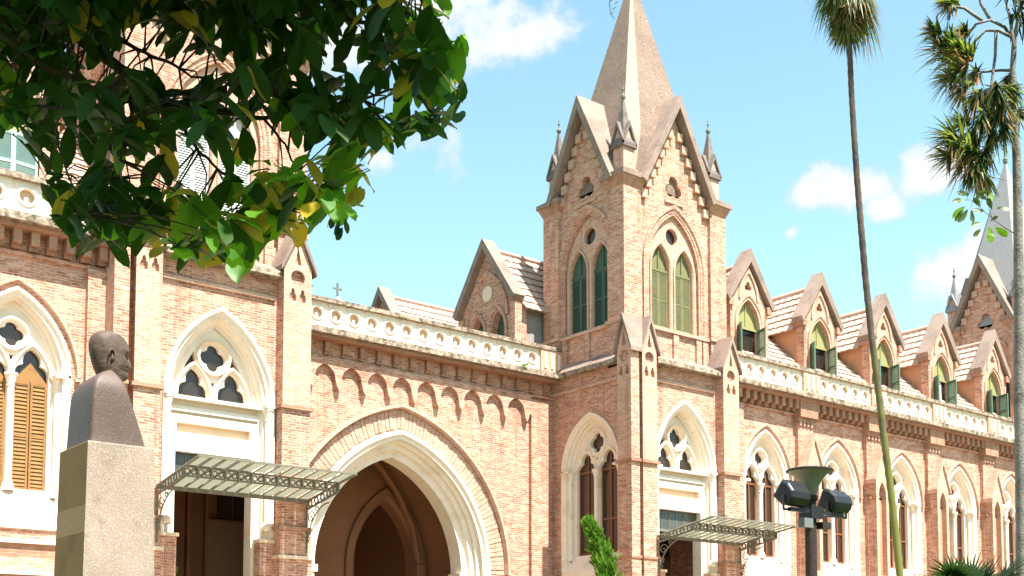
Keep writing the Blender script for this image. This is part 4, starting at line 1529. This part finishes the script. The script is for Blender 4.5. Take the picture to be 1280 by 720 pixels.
def leaf(m, o, d, nrm, ln, wd, mt, droop=.25, fold=.18, tip=1.0):
    """one obovate leaf: two rows of faces either side of a creased midrib"""
    d = d.normalized()
    s = d.cross(nrm)
    if s.length < 1e-3: s = d.cross(V((.3, .5, .8)))
    s.normalize()
    n = s.cross(d)
    i = len(m.v)
    k = m.mi(mt)
    prof = ((0, .05), (.22, .55), (.48, .92), (.72, .98), (.90, .58), (1.0, .03))
    for t, w_ in prof:
        c = o + d * (ln * t) + V((0, 0, -1)) * (droop * ln * t * t)
        wave = RN.uniform(-.04, .04) * ln
        m.v.extend([c + s * (wd * .5 * w_) + n * (fold * wd * w_ * .5 + wave), c, c - s * (wd * .5 * w_) + n * (fold * wd * w_ * .5 - wave)])
    for a in range(len(prof) - 1):
        for b in (0, 1):
            m.f.append([i + a * 3 + b, i + a * 3 + b + 1, i + a * 3 + 4 + b, i + a * 3 + 3 + b])
            m.m.append(k)


def strap(m, o, d, ln, wd, mt, droop=.35, seg=4, roll=None):
    d = d.normalized()
    s = d.cross(V((0, 0, 1)) if roll is None else roll)
    if s.length < 1e-3: s = V((1, 0, 0))
    s.normalize()
    i = len(m.v); k = m.mi(mt)
    for q in range(seg + 1):
        t = q / seg
        c = o + d * (ln * t) + V((0, 0, -droop * ln * t * t))
        w_ = wd * (1 - t) ** .7 * (.55 + .45 * min(1, t * 5)) * .5 + .001
        m.v.extend([c + s * w_, c - s * w_])
    for q in range(seg):
        m.f.append([i + q * 2, i + q * 2 + 1, i + q * 2 + 3, i + q * 2 + 2]); m.m.append(k)


def inpoly(x, y, poly):
    c = False
    for k in range(len(poly)):
        x0, y0 = poly[k]; x1, y1 = poly[(k + 1) % len(poly)]
        if (y0 > y) != (y1 > y) and x < (x1 - x0) * (y - y0) / (y1 - y0) + x0: c = not c
    return c


# ---- broad-leaved tree reaching in from the left
TB = at(-430, 700, 5.5); TB.z = 0
tree = empty('broadleaf_tree', TB, 'large broad-leaved tree, dark boughs overhanging the left of the building', 'tree')
LIMBS = [[(-330, -40, 5.21, 0.0924), (-150, -140, 5.12, 0.0714), (-40, -90, 5.21, 0.0546), (60, 5, 5.38, 0.0302), (110, 55, 5.46, 0.0269), (165, 95, 5.54, 0.0235), (215, 127, 5.63, 0.0185), (265, 141, 5.71, 0.0151), (330, 147, 5.80, 0.0109), (400, 138, 5.88, 0.0084), (470, 118, 5.96, 0.0067), (530, 100, 5.96, 0.0050)],
         [(-40, -90, 5.21, 0.0420), (70, 15, 5.80, 0.0134), (120, 32, 5.88, 0.0118), (170, 62, 5.88, 0.0101), (205, 76, 5.88, 0.0084), (240, 94, 5.88, 0.0059), (300, 110, 5.96, 0.0042)],
         [(-150, -140, 5.12, 0.0588), (60, -100, 5.29, 0.0378), (200, -60, 5.46, 0.0294), (300, -20, 5.54, 0.0202), (380, 15, 5.71, 0.0134), (450, 28, 5.80, 0.0101), (520, 40, 5.88, 0.0059)],
         [(-330, -40, 5.21, 0.0840), (-120, 20, 5.04, 0.0420), (0, 45, 5.04, 0.0235), (60, 85, 5.12, 0.0151), (95, 97, 5.21, 0.0118), (130, 120, 5.21, 0.0084), (160, 150, 5.21, 0.0067), (150, 200, 5.21, 0.0050)],
         [(60, -100, 5.29, 0.0420), (150, -180, 5.04, 0.0336), (330, -260, 4.87, 0.0252), (480, -250, 5.04, 0.0168)],
         [(165, 95, 5.54, 0.0118), (163, 140, 5.46, 0.0076), (152, 190, 5.46, 0.0050), (130, 260, 5.38, 0.0042)],
         [(215, 127, 5.63, 0.0126), (238, 175, 5.63, 0.0084), (265, 205, 5.63, 0.0067), (300, 235, 5.63, 0.0050), (330, 280, 5.63, 0.0034)],
         [(330, 147, 5.80, 0.0076), (355, 180, 5.80, 0.0059), (372, 215, 5.80, 0.0042), (385, 250, 5.80, 0.0034)],
         [(95, 97, 5.21, 0.0076), (70, 150, 5.12, 0.0059), (80, 210, 5.12, 0.0050), (110, 270, 5.12, 0.0034)]]
m = MB()
tops = []
for lb in LIMBS:
    pts, rad = [], []
    for a, b in zip(lb[:-1], lb[1:]):
        for q in range(4):
            t = q / 4
            pts.append(at(a[0] + (b[0] - a[0]) * t, a[1] + (b[1] - a[1]) * t, a[2] + (b[2] - a[2]) * t) + rv(.008))
            rad.append(a[3] + (b[3] - a[3]) * t)
    pts.append(at(*lb[-1][:3])); rad.append(lb[-1][3])
    m.tube(pts, rad, BARKD, 7)
    tops += pts
trunk_top = at(-330, -40, 5.2)
MASK = [(-160, -140), (520, -120), (560, -20), (556, 38), (574, 75), (578, 128), (556, 172), (522, 160), (498, 186), (440, 165), (452, 192), (464, 222), (440, 245), (426, 278), (398, 262), (372, 292), (345, 280), (330, 314), (305, 336), (276, 304), (250, 326), (215, 312), (190, 294), (160, 316), (140, 294), (102, 308), (84, 295), (64, 246), (48, 190), (22, 172), (-4, 150), (-160, 170)]
GAPS = [(178, 52, 26), (228, 76, 24), (212, 96, 16), (92, 58, 14), (120, 88, 14), (14, 84, 10), (40, 88, 10), (22, 60, 8), (50, 116, 8), (244, 206, 25), (352, 178, 22), (335, 192, 12), (87, 201, 17), (158, 192, 17), (222, 196, 17), (268, 205, 10), (186, 212, 14), (250, 28, 7), (306, 62, 9), (326, 134, 8), (435, 52, 8), (468, 102, 8), (440, 28, 9), (500, 12, 8), (286, 90, 6), (116, 196, 10), (322, 160, 10), (12, 196, 36), (36, 218, 22), (300, 215, 8), (470, 178, 10), (508, 8, 6), (150, 122, 9), (100, 112, 8), (400, 60, 7), (360, 90, 7), (420, 110, 6), (280, 60, 6), (330, 40, 6), (60, 150, 8), (120, 160, 7), (200, 150, 6), (390, 170, 9), (410, 200, 7), (300, 260, 7), (230, 250, 6), (180, 250, 6), (540, 60, 6), (500, 140, 6), (460, 70, 6)]
fol = MB()
clusters = []
tries = 0
while len(clusters) < 640 and tries < 9000:
    tries += 1
    x, y = RN.uniform(-160, 580), RN.uniform(-140, 335)
    if not inpoly(x, y, MASK): continue
    if any((x - gx) ** 2 + (y - gy) ** 2 < (gr * 1.15 + 5) ** 2 for gx, gy, gr in GAPS): continue
    clusters.append((x, y, RN.uniform(4.95, 6.2)))
# outline clusters so that the edge of the crown follows its ragged lower rim
for (x, y) in MASK[3:30]:
    for q in range(2):
        clusters.append((x - 8 + RN.uniform(-10, 10), y - 16 + RN.uniform(-8, 8), RN.uniform(5.2, 5.9)))
pcs = []
for (x, y, d) in clusters:
    c = at(x, y, d)
    pcs.append((c, x, y))
    # a thin twig back to the nearest limb point
    near = min(tops, key=lambda p_: (p_ - c).length)
    if (near - c).length < .55:
        mid = near.lerp(c, .55) + V((0, 0, .04)) + rv(.03)
        m.tube([near, mid, c], [.006, .004, .002], BARKD, 4, cap=False)
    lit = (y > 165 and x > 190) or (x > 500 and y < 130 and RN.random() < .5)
    for q in range(RN.randint(4, 6)):
        az = RN.uniform(0, 2 * pi)
        dd = V((cos(az), sin(az), RN.uniform(-1.15, .15)))
        u = RN.random()
        mt = LEAF
        if lit and u < .50: mt = LEAFB  # sunlit boughs get a brighter leaf colour
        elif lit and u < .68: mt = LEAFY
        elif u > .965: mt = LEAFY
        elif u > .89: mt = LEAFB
        tip = c + dd.normalized() * .155
        # keep the gaps open: test where the leaf tip lands in the view
        rel = tip - V((0, 0, 1.6)); zz = rel.dot(CF)
        tx, ty = 640 + FPX * rel.dot(CR) / zz, 360 + SHIFT + FPX * rel.dot(CD) / zz
        if ty > -90 and not inpoly(tx, ty, MASK): continue
        if any((tx - gx) ** 2 + (ty - gy) ** 2 < (gr * .98) ** 2 for gx, gy, gr in GAPS): continue
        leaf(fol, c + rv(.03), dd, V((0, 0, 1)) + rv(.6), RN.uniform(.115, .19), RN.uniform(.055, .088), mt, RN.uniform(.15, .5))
# the rest of the crown, above and towards the sun: it keeps these boughs in shade
for (c, x, y) in pcs:
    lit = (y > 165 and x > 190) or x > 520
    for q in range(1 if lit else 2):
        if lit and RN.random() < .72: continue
        p_ = c + sdir * RN.uniform(.5, 2.3) + rv(.25)
        for w_ in range(3):
            az = RN.uniform(0, 2 * pi)
            rel = p_ - V((0, 0, 1.6)); zz = rel.dot(CF)
            tx, ty = 640 + FPX * rel.dot(CR) / zz, 360 + SHIFT + FPX * rel.dot(CD) / zz
            if ty > -110: continue
            leaf(fol, p_ + rv(.12), V((cos(az), sin(az), RN.uniform(-.6, .2))), V((0, 0, 1)) + rv(.4), RN.uniform(.2, .28), RN.uniform(.10, .14), LEAF, .25)
# hanging tip of a lower twig, and a bare twig high up
for (x, y) in ((418, 268), (424, 276), (428, 284), (421, 280), (431, 272)):
    leaf(fol, at(x, y, 5.6), V((RN.uniform(-.5, .5), 0, -1)), V((0, -1, .3)) + rv(.3), .07, .034, LEAF, .1)
fol.build('foliage', tree, TB, recalc=False, smooth=True)
m.tube([at(790, -60, 7.2), at(775, -25, 7.2), at(764, -8, 7.2), at(762, 4, 7.2), at(763, 16, 7.2), at(768, 24, 7.2)], [.006, .004, .003, .0025, .002, .0015], BARKD, 5)
for (x, y) in ((762, 2), (765, 12), (763, 18), (768, 5)):
    m.tube([at(x, y, 7.2), at(x + RN.uniform(2, 7), y + RN.uniform(-5, 3), 7.2)], .0018, BARKD, 4)
m.tube([at(480, -250, 6.0), at(640, -180, 6.5), at(790, -60, 7.2)], [.02, .012, .006], BARKD, 5)
m.build('limb', tree, TB)
m = MB()
m.tube([V((TB.x, TB.y, -.05)), V((TB.x, TB.y, .3)), TB.lerp(trunk_top, .35) + V((-.1, 0, 0)), TB.lerp(trunk_top, .7) + V((-.06, .05, 0)), trunk_top, trunk_top + V((.1, .1, .5)), trunk_top + V((.05, .0, 1.3)), trunk_top + V((.2, -.3, 2.2))], [.34, .25, .20, .17, .145, .11, .07, .03], BARKD, 14)
m.build('trunk', tree, TB, smooth=True)

# ---- tall slim fan palm
PB = at(1131, 900, 30); PB.z = 0
palm = empty('palm_tree', PB, 'very tall slim palm with a leaning trunk and drooping crown', 'palm')
pts = [PB] + [at(x, y, 30) for x, y in ((1129, 800), (1125, 720), (1119, 660), (1112, 600), (1104, 540), (1097, 480), (1089, 415), (1082, 350), (1076, 280), (1071, 220), (1067, 160), (1064, 110), (1062, 60), (1060, 10))]
m = MB()
rad = [.17, .11, .092, .088, .085, .083, .081, .079, .077, .075, .072, .07, .068, .066, .066]
fine_p, fine_r = [], []
for a in range(len(pts) - 1):
    for q in range(8):
        t = q / 8
        fine_p.append(pts[a].lerp(pts[a + 1], t)); fine_r.append((rad[a] + (rad[a + 1] - rad[a]) * t) * (1.0 + (.09 if q % 2 else -.03)))
m.tube(fine_p, fine_r, PALMBARK, 12)
m.build('trunk', palm, PB, smooth=True)


def fan(m, o, d, ln, mt, n=18, spread=R(200), droop=.35, petiole=.5, wd=.05, stem=None):
    """a palmate frond: stalk and a fan of pointed segments"""
    d = d.normalized()
    s = d.cross(V((0, 0, 1)))
    if s.length < .05: s = V((1, 0, 0))
    s.normalize()
    hub = o + d * petiole + V((0, 0, -.12 * petiole))
    m.tube([o, o.lerp(hub, .5) + V((0, 0, .03)), hub], [.016, .012, .009], stem or mt, 5, cap=False)
    up = s.cross(d)
    for k in range(n):
        a = -spread / 2 + spread * k / (n - 1)
        dd = d * cos(a) + s * sin(a) + up * RN.uniform(.0, .12)
        strap(m, hub, dd, ln * RN.uniform(.85, 1.08) * (1 - .25 * abs(a) / spread), wd, mt, droop * RN.uniform(.7, 1.4), 4, up)


m = MB()
ct = at(1059, -6, 30)
for k in range(40):
    az = 2.4 * k
    el = -.9 + 2.0 * ((k * .618) % 1)
    d = V((cos(az), sin(az), el))
    fan(m, ct + V((0, 0, .25 * ((k * .37) % 1))), d, RN.uniform(.55, .8), PALML if (el > -.3 or k % 3) else STRAPD, 14, R(190), RN.uniform(.8, 1.5), RN.uniform(.2, .42), .06, BARKP)
for k in range(46):
    az = RN.uniform(0, 2 * pi)
    q = RN.random()
    fan(m, ct + V((0, 0, .05 - .55 * q)), V((cos(az) * (.62 - .35 * q), sin(az) * (.62 - .35 * q), -1)), RN.uniform(.55, .8), STRAPD if k % 4 == 0 else PALML, 11, R(110), .25, RN.uniform(.18, .34) * (1.1 - q * .6), .055, BARKP)
m.build('crown', palm, PB, recalc=False)

# ---- grey stemmed tree with rosettes of strap leaves, at the right edge
SB = at(1278, 900, 14); SB.z = 0
stree = empty('rosette_tree', SB, 'grey stemmed tree with spiky strap-leaf rosettes at the right edge', 'tree')
m = MB()
st = [SB] + [at(x, y, 14) for x, y in ((1277, 800), (1277, 700), (1276, 600), (1274, 500), (1274, 400), (1273, 300), (1271, 200), (1268, 130), (1266, 88), (1268, 50), (1276, 10), (1284, -60))]
m.tube(st, [.10, .068, .064, .062, .060, .058, .054, .048, .042, .034, .028, .024, .018], BARKG, 12)
BR = [[(1266, 88), (1250, 88), (1228, 90), (1215, 96)], [(1266, 50), (1256, 34), (1238, 25), (1220, 30), (1207, 48), (1200, 70)], [(1262, 45), (1248, 38), (1232, 38), (1218, 52), (1208, 78), (1206, 110)],
      [(1268, 60), (1262, 20), (1255, -10), (1240, -30)], [(1228, 26), (1205, 10), (1190, 8), (1186, 25)], [(1268, 160), (1250, 140), (1232, 150), (1215, 170), (1200, 195)], [(1245, 38), (1244, 70), (1240, 100), (1236, 135)],
      [(1215, 96), (1205, 110), (1206, 150), (1200, 180)], [(1268, 120), (1256, 110), (1246, 118), (1240, 140)], [(1266, 50), (1276, 30), (1290, 22)], [(1238, 25), (1226, 5), (1222, -20)]]
for b in BR:
    pp = [at(x, y, 14 + .25 * sin(k * 1.7 + x)) for k, (x, y) in enumerate(b)]
    m.tube(pp, [.020 - .010 * k / len(pp) for k in range(len(pp))], BARKG, 6)
m.build('trunk', stree, SB, smooth=True)
m = MB()
ROS = [(1248, 160, 32, .2, -1), (1232, 168, 34, -.2, -.8), (1224, 190, 36, -.4, -.6), (1196, 150, 34, -.6, .6), (1206, 190, 40, -.7, .1), (1226, 118, 32, -.6, -.5), (1196, 110, 36, -.7, -.3), (1180, 50, 34, -.8, .6), (1192, 62, 34, -.6, .5), (1254, 96, 26, -.3, -.8), (1172, 60, 44, -1, .35), (1182, 72, 40, -1, .1), (1160, 38, 30, -1, .7), (1190, 88, 42, -.8, -.4), (1200, 68, 34, -.5, .5), (1178, 98, 34, -1, -.25), (1190, 185, 50, -1, .2), (1182, 170, 46, -1, .35), (1200, 200, 44, -.8, -.5), (1176, 195, 36, -1, -.1),
       (1208, 175, 42, -.3, .5), (1216, 150, 36, -.3, -.6), (1212, 120, 34, -.5, -.7), (1238, 112, 34, .1, -1), (1246, 130, 34, .3, -.8), (1230, 140, 34, -.2, -1), (1258, 112, 28, .4, -.6), (1185, 6, 26, -.9, .4), (1176, 4, 24, -1, .1), (1216, 205, 34, .2, -.9), (1222, 222, 34, .1, -1), (1262, 140, 26, .5, -.5), (1212, 90, 26, -.4, -.4), (1198, 40, 22, -.6, .5), (1206, 215, 30, -.3, -1)]
for (x, y, r_, dx, dz) in ROS:
    c = at(x + 8, y, 14 + RN.uniform(-.25, .25))
    ax = (CR * dx + V((0, 0, dz)) + CF * RN.uniform(-.35, .35)).normalized()
    ln = r_ * 14 / FPX
    for k in range(62):
        d = ax + rv(.85)
        u = RN.random()
        mt = STRAP if u < .46 else (STRAPD if u < .58 else FANL)
        strap(m, c - ax * ln * .35 * RN.random(), d, ln * RN.uniform(.6, 1.1), .032, mt, RN.uniform(.05, .45), 3)
    for k in range(5):
        strap(m, c + rv(.04), V((RN.uniform(-.4, .4), RN.uniform(-.4, .4), -1)), ln * RN.uniform(.5, .9), .024, STRAPD, .1, 3)
# dark leaves of its top at the corner of the view
for k in range(70):
    strap(m, at(RN.uniform(1262, 1300), RN.uniform(-40, 22), 14), V((RN.uniform(-.8, .8), RN.uniform(-.5, .5), RN.uniform(-1.2, .2))), .26, .045, FANL, .3, 3)
m.build('foliage', stree, SB, recalc=False)

# ---- sprig with oval leaves hanging by the stem
VB = at(1268, 292, 13.9)
m = MB()
m.tube([VB, at(1258, 286, 13.8), at(1245, 277, 13.8), at(1228, 262, 13.8), at(1214, 250, 13.8), at(1206, 250, 13.8)], [.006, .005, .004, .004, .003, .002], BARKD, 5)
m.tube([at(1240, 272, 13.8), at(1236, 262, 13.8), at(1238, 245, 13.8)], [.004, .003, .002], BARKD, 5)
for (x, y, dx, dy, s) in ((1236, 283, .1, 1, 1.0), (1243, 284, .9, .55, .95), (1238, 276, .6, -.4, .5), (1228, 279, -1, .1, .7), (1226, 286, -.8, .8, .65), (1230, 264, -.9, -.1, .8), (1240, 262, -.4, -.7, .8), (1246, 260, .9, .2, .8), (1214, 262, .1, 1, .8), (1210, 262, -.7, .9, .9), (1206, 258, -.9, .8, 1.0), (1206, 250, -1, .1, .8), (1212, 244, -.9, -.3, .8), (1220, 242, .9, -.2, .7), (1204, 262, -.8, 1, .9), (1226, 258, -.5, -.6, .7), (1238, 254, .2, -1, .8), (1234, 250, -.7, -.6, .7)):
    d = CR * dx + V((0, 0, -dy)) + CF * RN.uniform(-.3, .3)
    leaf(m, at(x, y, 13.8), d, -CF + rv(.5), .19 * s, .085 * s, LEAFB if RN.random() < .25 else PALML, .05, .1)
tag(m.build('leafy_sprig', None, VB, recalc=False), 'dark green sprig of oval leaves growing off the grey stem at right', 'sprig')

# ---- low fan palm in the bottom right corner
FB = at(1214, 880, 10); FB.z = 0
fp = empty('fan_palm', FB, 'dark low fan palm with stiff pointed fronds at bottom right', 'palm')
m = MB()
m.tube([FB, FB + V((0, 0, 1.2)), V((FB.x, FB.y, at(1214, 752, 10).z))], [.14, .12, .10], BARKP, 10)
m.build('trunk', fp, FB)
m = MB()
hub0 = at(1214, 760, 10)
for (x, y, ln, sp) in ((1172, 722, .30, 200), (1184, 714, .26, 190), (1160, 736, .28, 190), (1190, 726, .36, 200), (1236, 722, .36, 200), (1212, 716, .30, 170), (1262, 728, .40, 190), (1170, 738, .34, 200), (1284, 734, .40, 200), (1226, 740, .36, 220), (1250, 742, .36, 220), (1200, 744, .34, 220), (1276, 712, .30, 180)):
    h1 = at(x, y, 10 + RN.uniform(-.35, .35))
    d = (h1 - hub0)
    fan(m, hub0, d.normalized() + V((0, 0, .25)), ln * .98, FANL, 24, R(sp), .06, d.length * .8, .030)
m.build('fronds', fp, FB, recalc=False)

# ---- twisted juniper in front of the tower
JB = at(768, 860, 16); JB.z = 0
jn = empty('juniper_tree', JB, 'small twisted bright green juniper leaning left below the tower window', 'shrub')
m = MB()
ax = [JB, at(766, 800, 16), at(763, 745, 16), at(758, 712, 16), at(752, 692, 16), at(744, 672, 16), at(735, 656, 16)]
m.tube(ax, [.07, .05, .04, .03, .02, .012, .005], BARKD, 7)
m.build('trunk', jn, JB)
m = MB()
for k in range(2600):
    t = RN.random() ** .8
    q = t * (len(ax) - 1.0001)
    a = ax[int(q)].lerp(ax[int(q) + 1], q - int(q))
    rr = .29 * (1 - t) ** .75 + .02
    az = RN.uniform(0, 2 * pi)
    lump = .62 + .38 * sin(az * 3 + t * 16) * sin(t * 23 + 1)
    ro = rr * (RN.random() ** .45) * lump
    if t < .30 and RN.random() < .3: continue
    p_ = a + V((cos(az) * ro, sin(az) * ro, RN.uniform(-.05, .05)))
    d = V((cos(az) * .5 - .30, sin(az) * .5 + .1, .9)) + rv(.45)
    leaf(m, p_, d, V((cos(az), sin(az), .4)) + rv(.4), RN.uniform(.07, .12), .03, JUNI, -.1, .3)
m.build('foliage', jn, JB, recalc=False)

# ---- small weeds rooted in the masonry
WB = at(211, 722, 27.0)
m = MB()
for k in range(12):
    az = RN.uniform(0, 2 * pi)
    leaf(m, WB + rv(.04), V((cos(az) * .6, sin(az) * .6, 1)), V((0, -1, .4)) + rv(.4), RN.uniform(.18, .34), .07, LEAFB, .15)
m.tube([V((WB.x, WB.y, 0)), WB], [.03, .012], BARKD, 6)
tag(m.build('young_shrub', None, (WB.x, WB.y, 0), recalc=False), 'thin young shrub with bright leaves just behind the granite pedestal', 'shrub')

WB = onY(656, 459, 28.88)
m = MB()
for k in range(14):
    az = RN.uniform(0, 2 * pi)
    leaf(m, WB + rv(.06), V((cos(az) * .8, sin(az) * .8, .8)), V((0, -1, .4)) + rv(.4), RN.uniform(.12, .22), .06, LEAFB, .2)
tag(m.build('weed', None, WB, recalc=False), 'tiny green weed rooted in the cornice under the archway balustrade', 'weed')

# ---- unseen trees added at the viewer's back to cut the sky fill
m = MB()
RN2 = random.Random(5)
for (x, y, hgt) in [(-30 + 9 * k, -16 - 5 * (k % 2), 13 + 3 * ((k * 7) % 3)) for k in range(13)] + [(-24 - 4 * (k % 2), -6 + 9 * k, 14 + 2 * (k % 3)) for k in range(6)]:
    m.tube([V((x, y, -.1)), V((x + .2, y, hgt * .35)), V((x, y + .3, hgt * .75))], [.4, .28, .1], BARKG, 8)
    for q in range(1500):
        az = RN2.uniform(0, 2 * pi); t = RN2.random()
        lump = .72 + .28 * sin(az * 3 + x) * sin(t * 9 + y)
        r_ = 5.4 * (1 - abs(2 * t - .9) ** 2.2) ** .5 * lump * RN2.random() ** .4 if abs(2 * t - .9) < 1 else .5
        c = V((x + cos(az) * r_, y + sin(az) * r_, hgt * .18 + t * hgt * .85))
        RN = RN2
        leaf(m, c, V((cos(az), sin(az), RN2.uniform(-1, .4))), V((0, 0, 1)) + rv(.7), RN2.uniform(.6, 1.0), RN2.uniform(.4, .6), LEAF, .2)
tag(m.build('added_trees', None, (0, -20, 0), recalc=False), 'unseen belt of dark green trees added behind the viewer to block sky light', 'trees', kind='stuff')
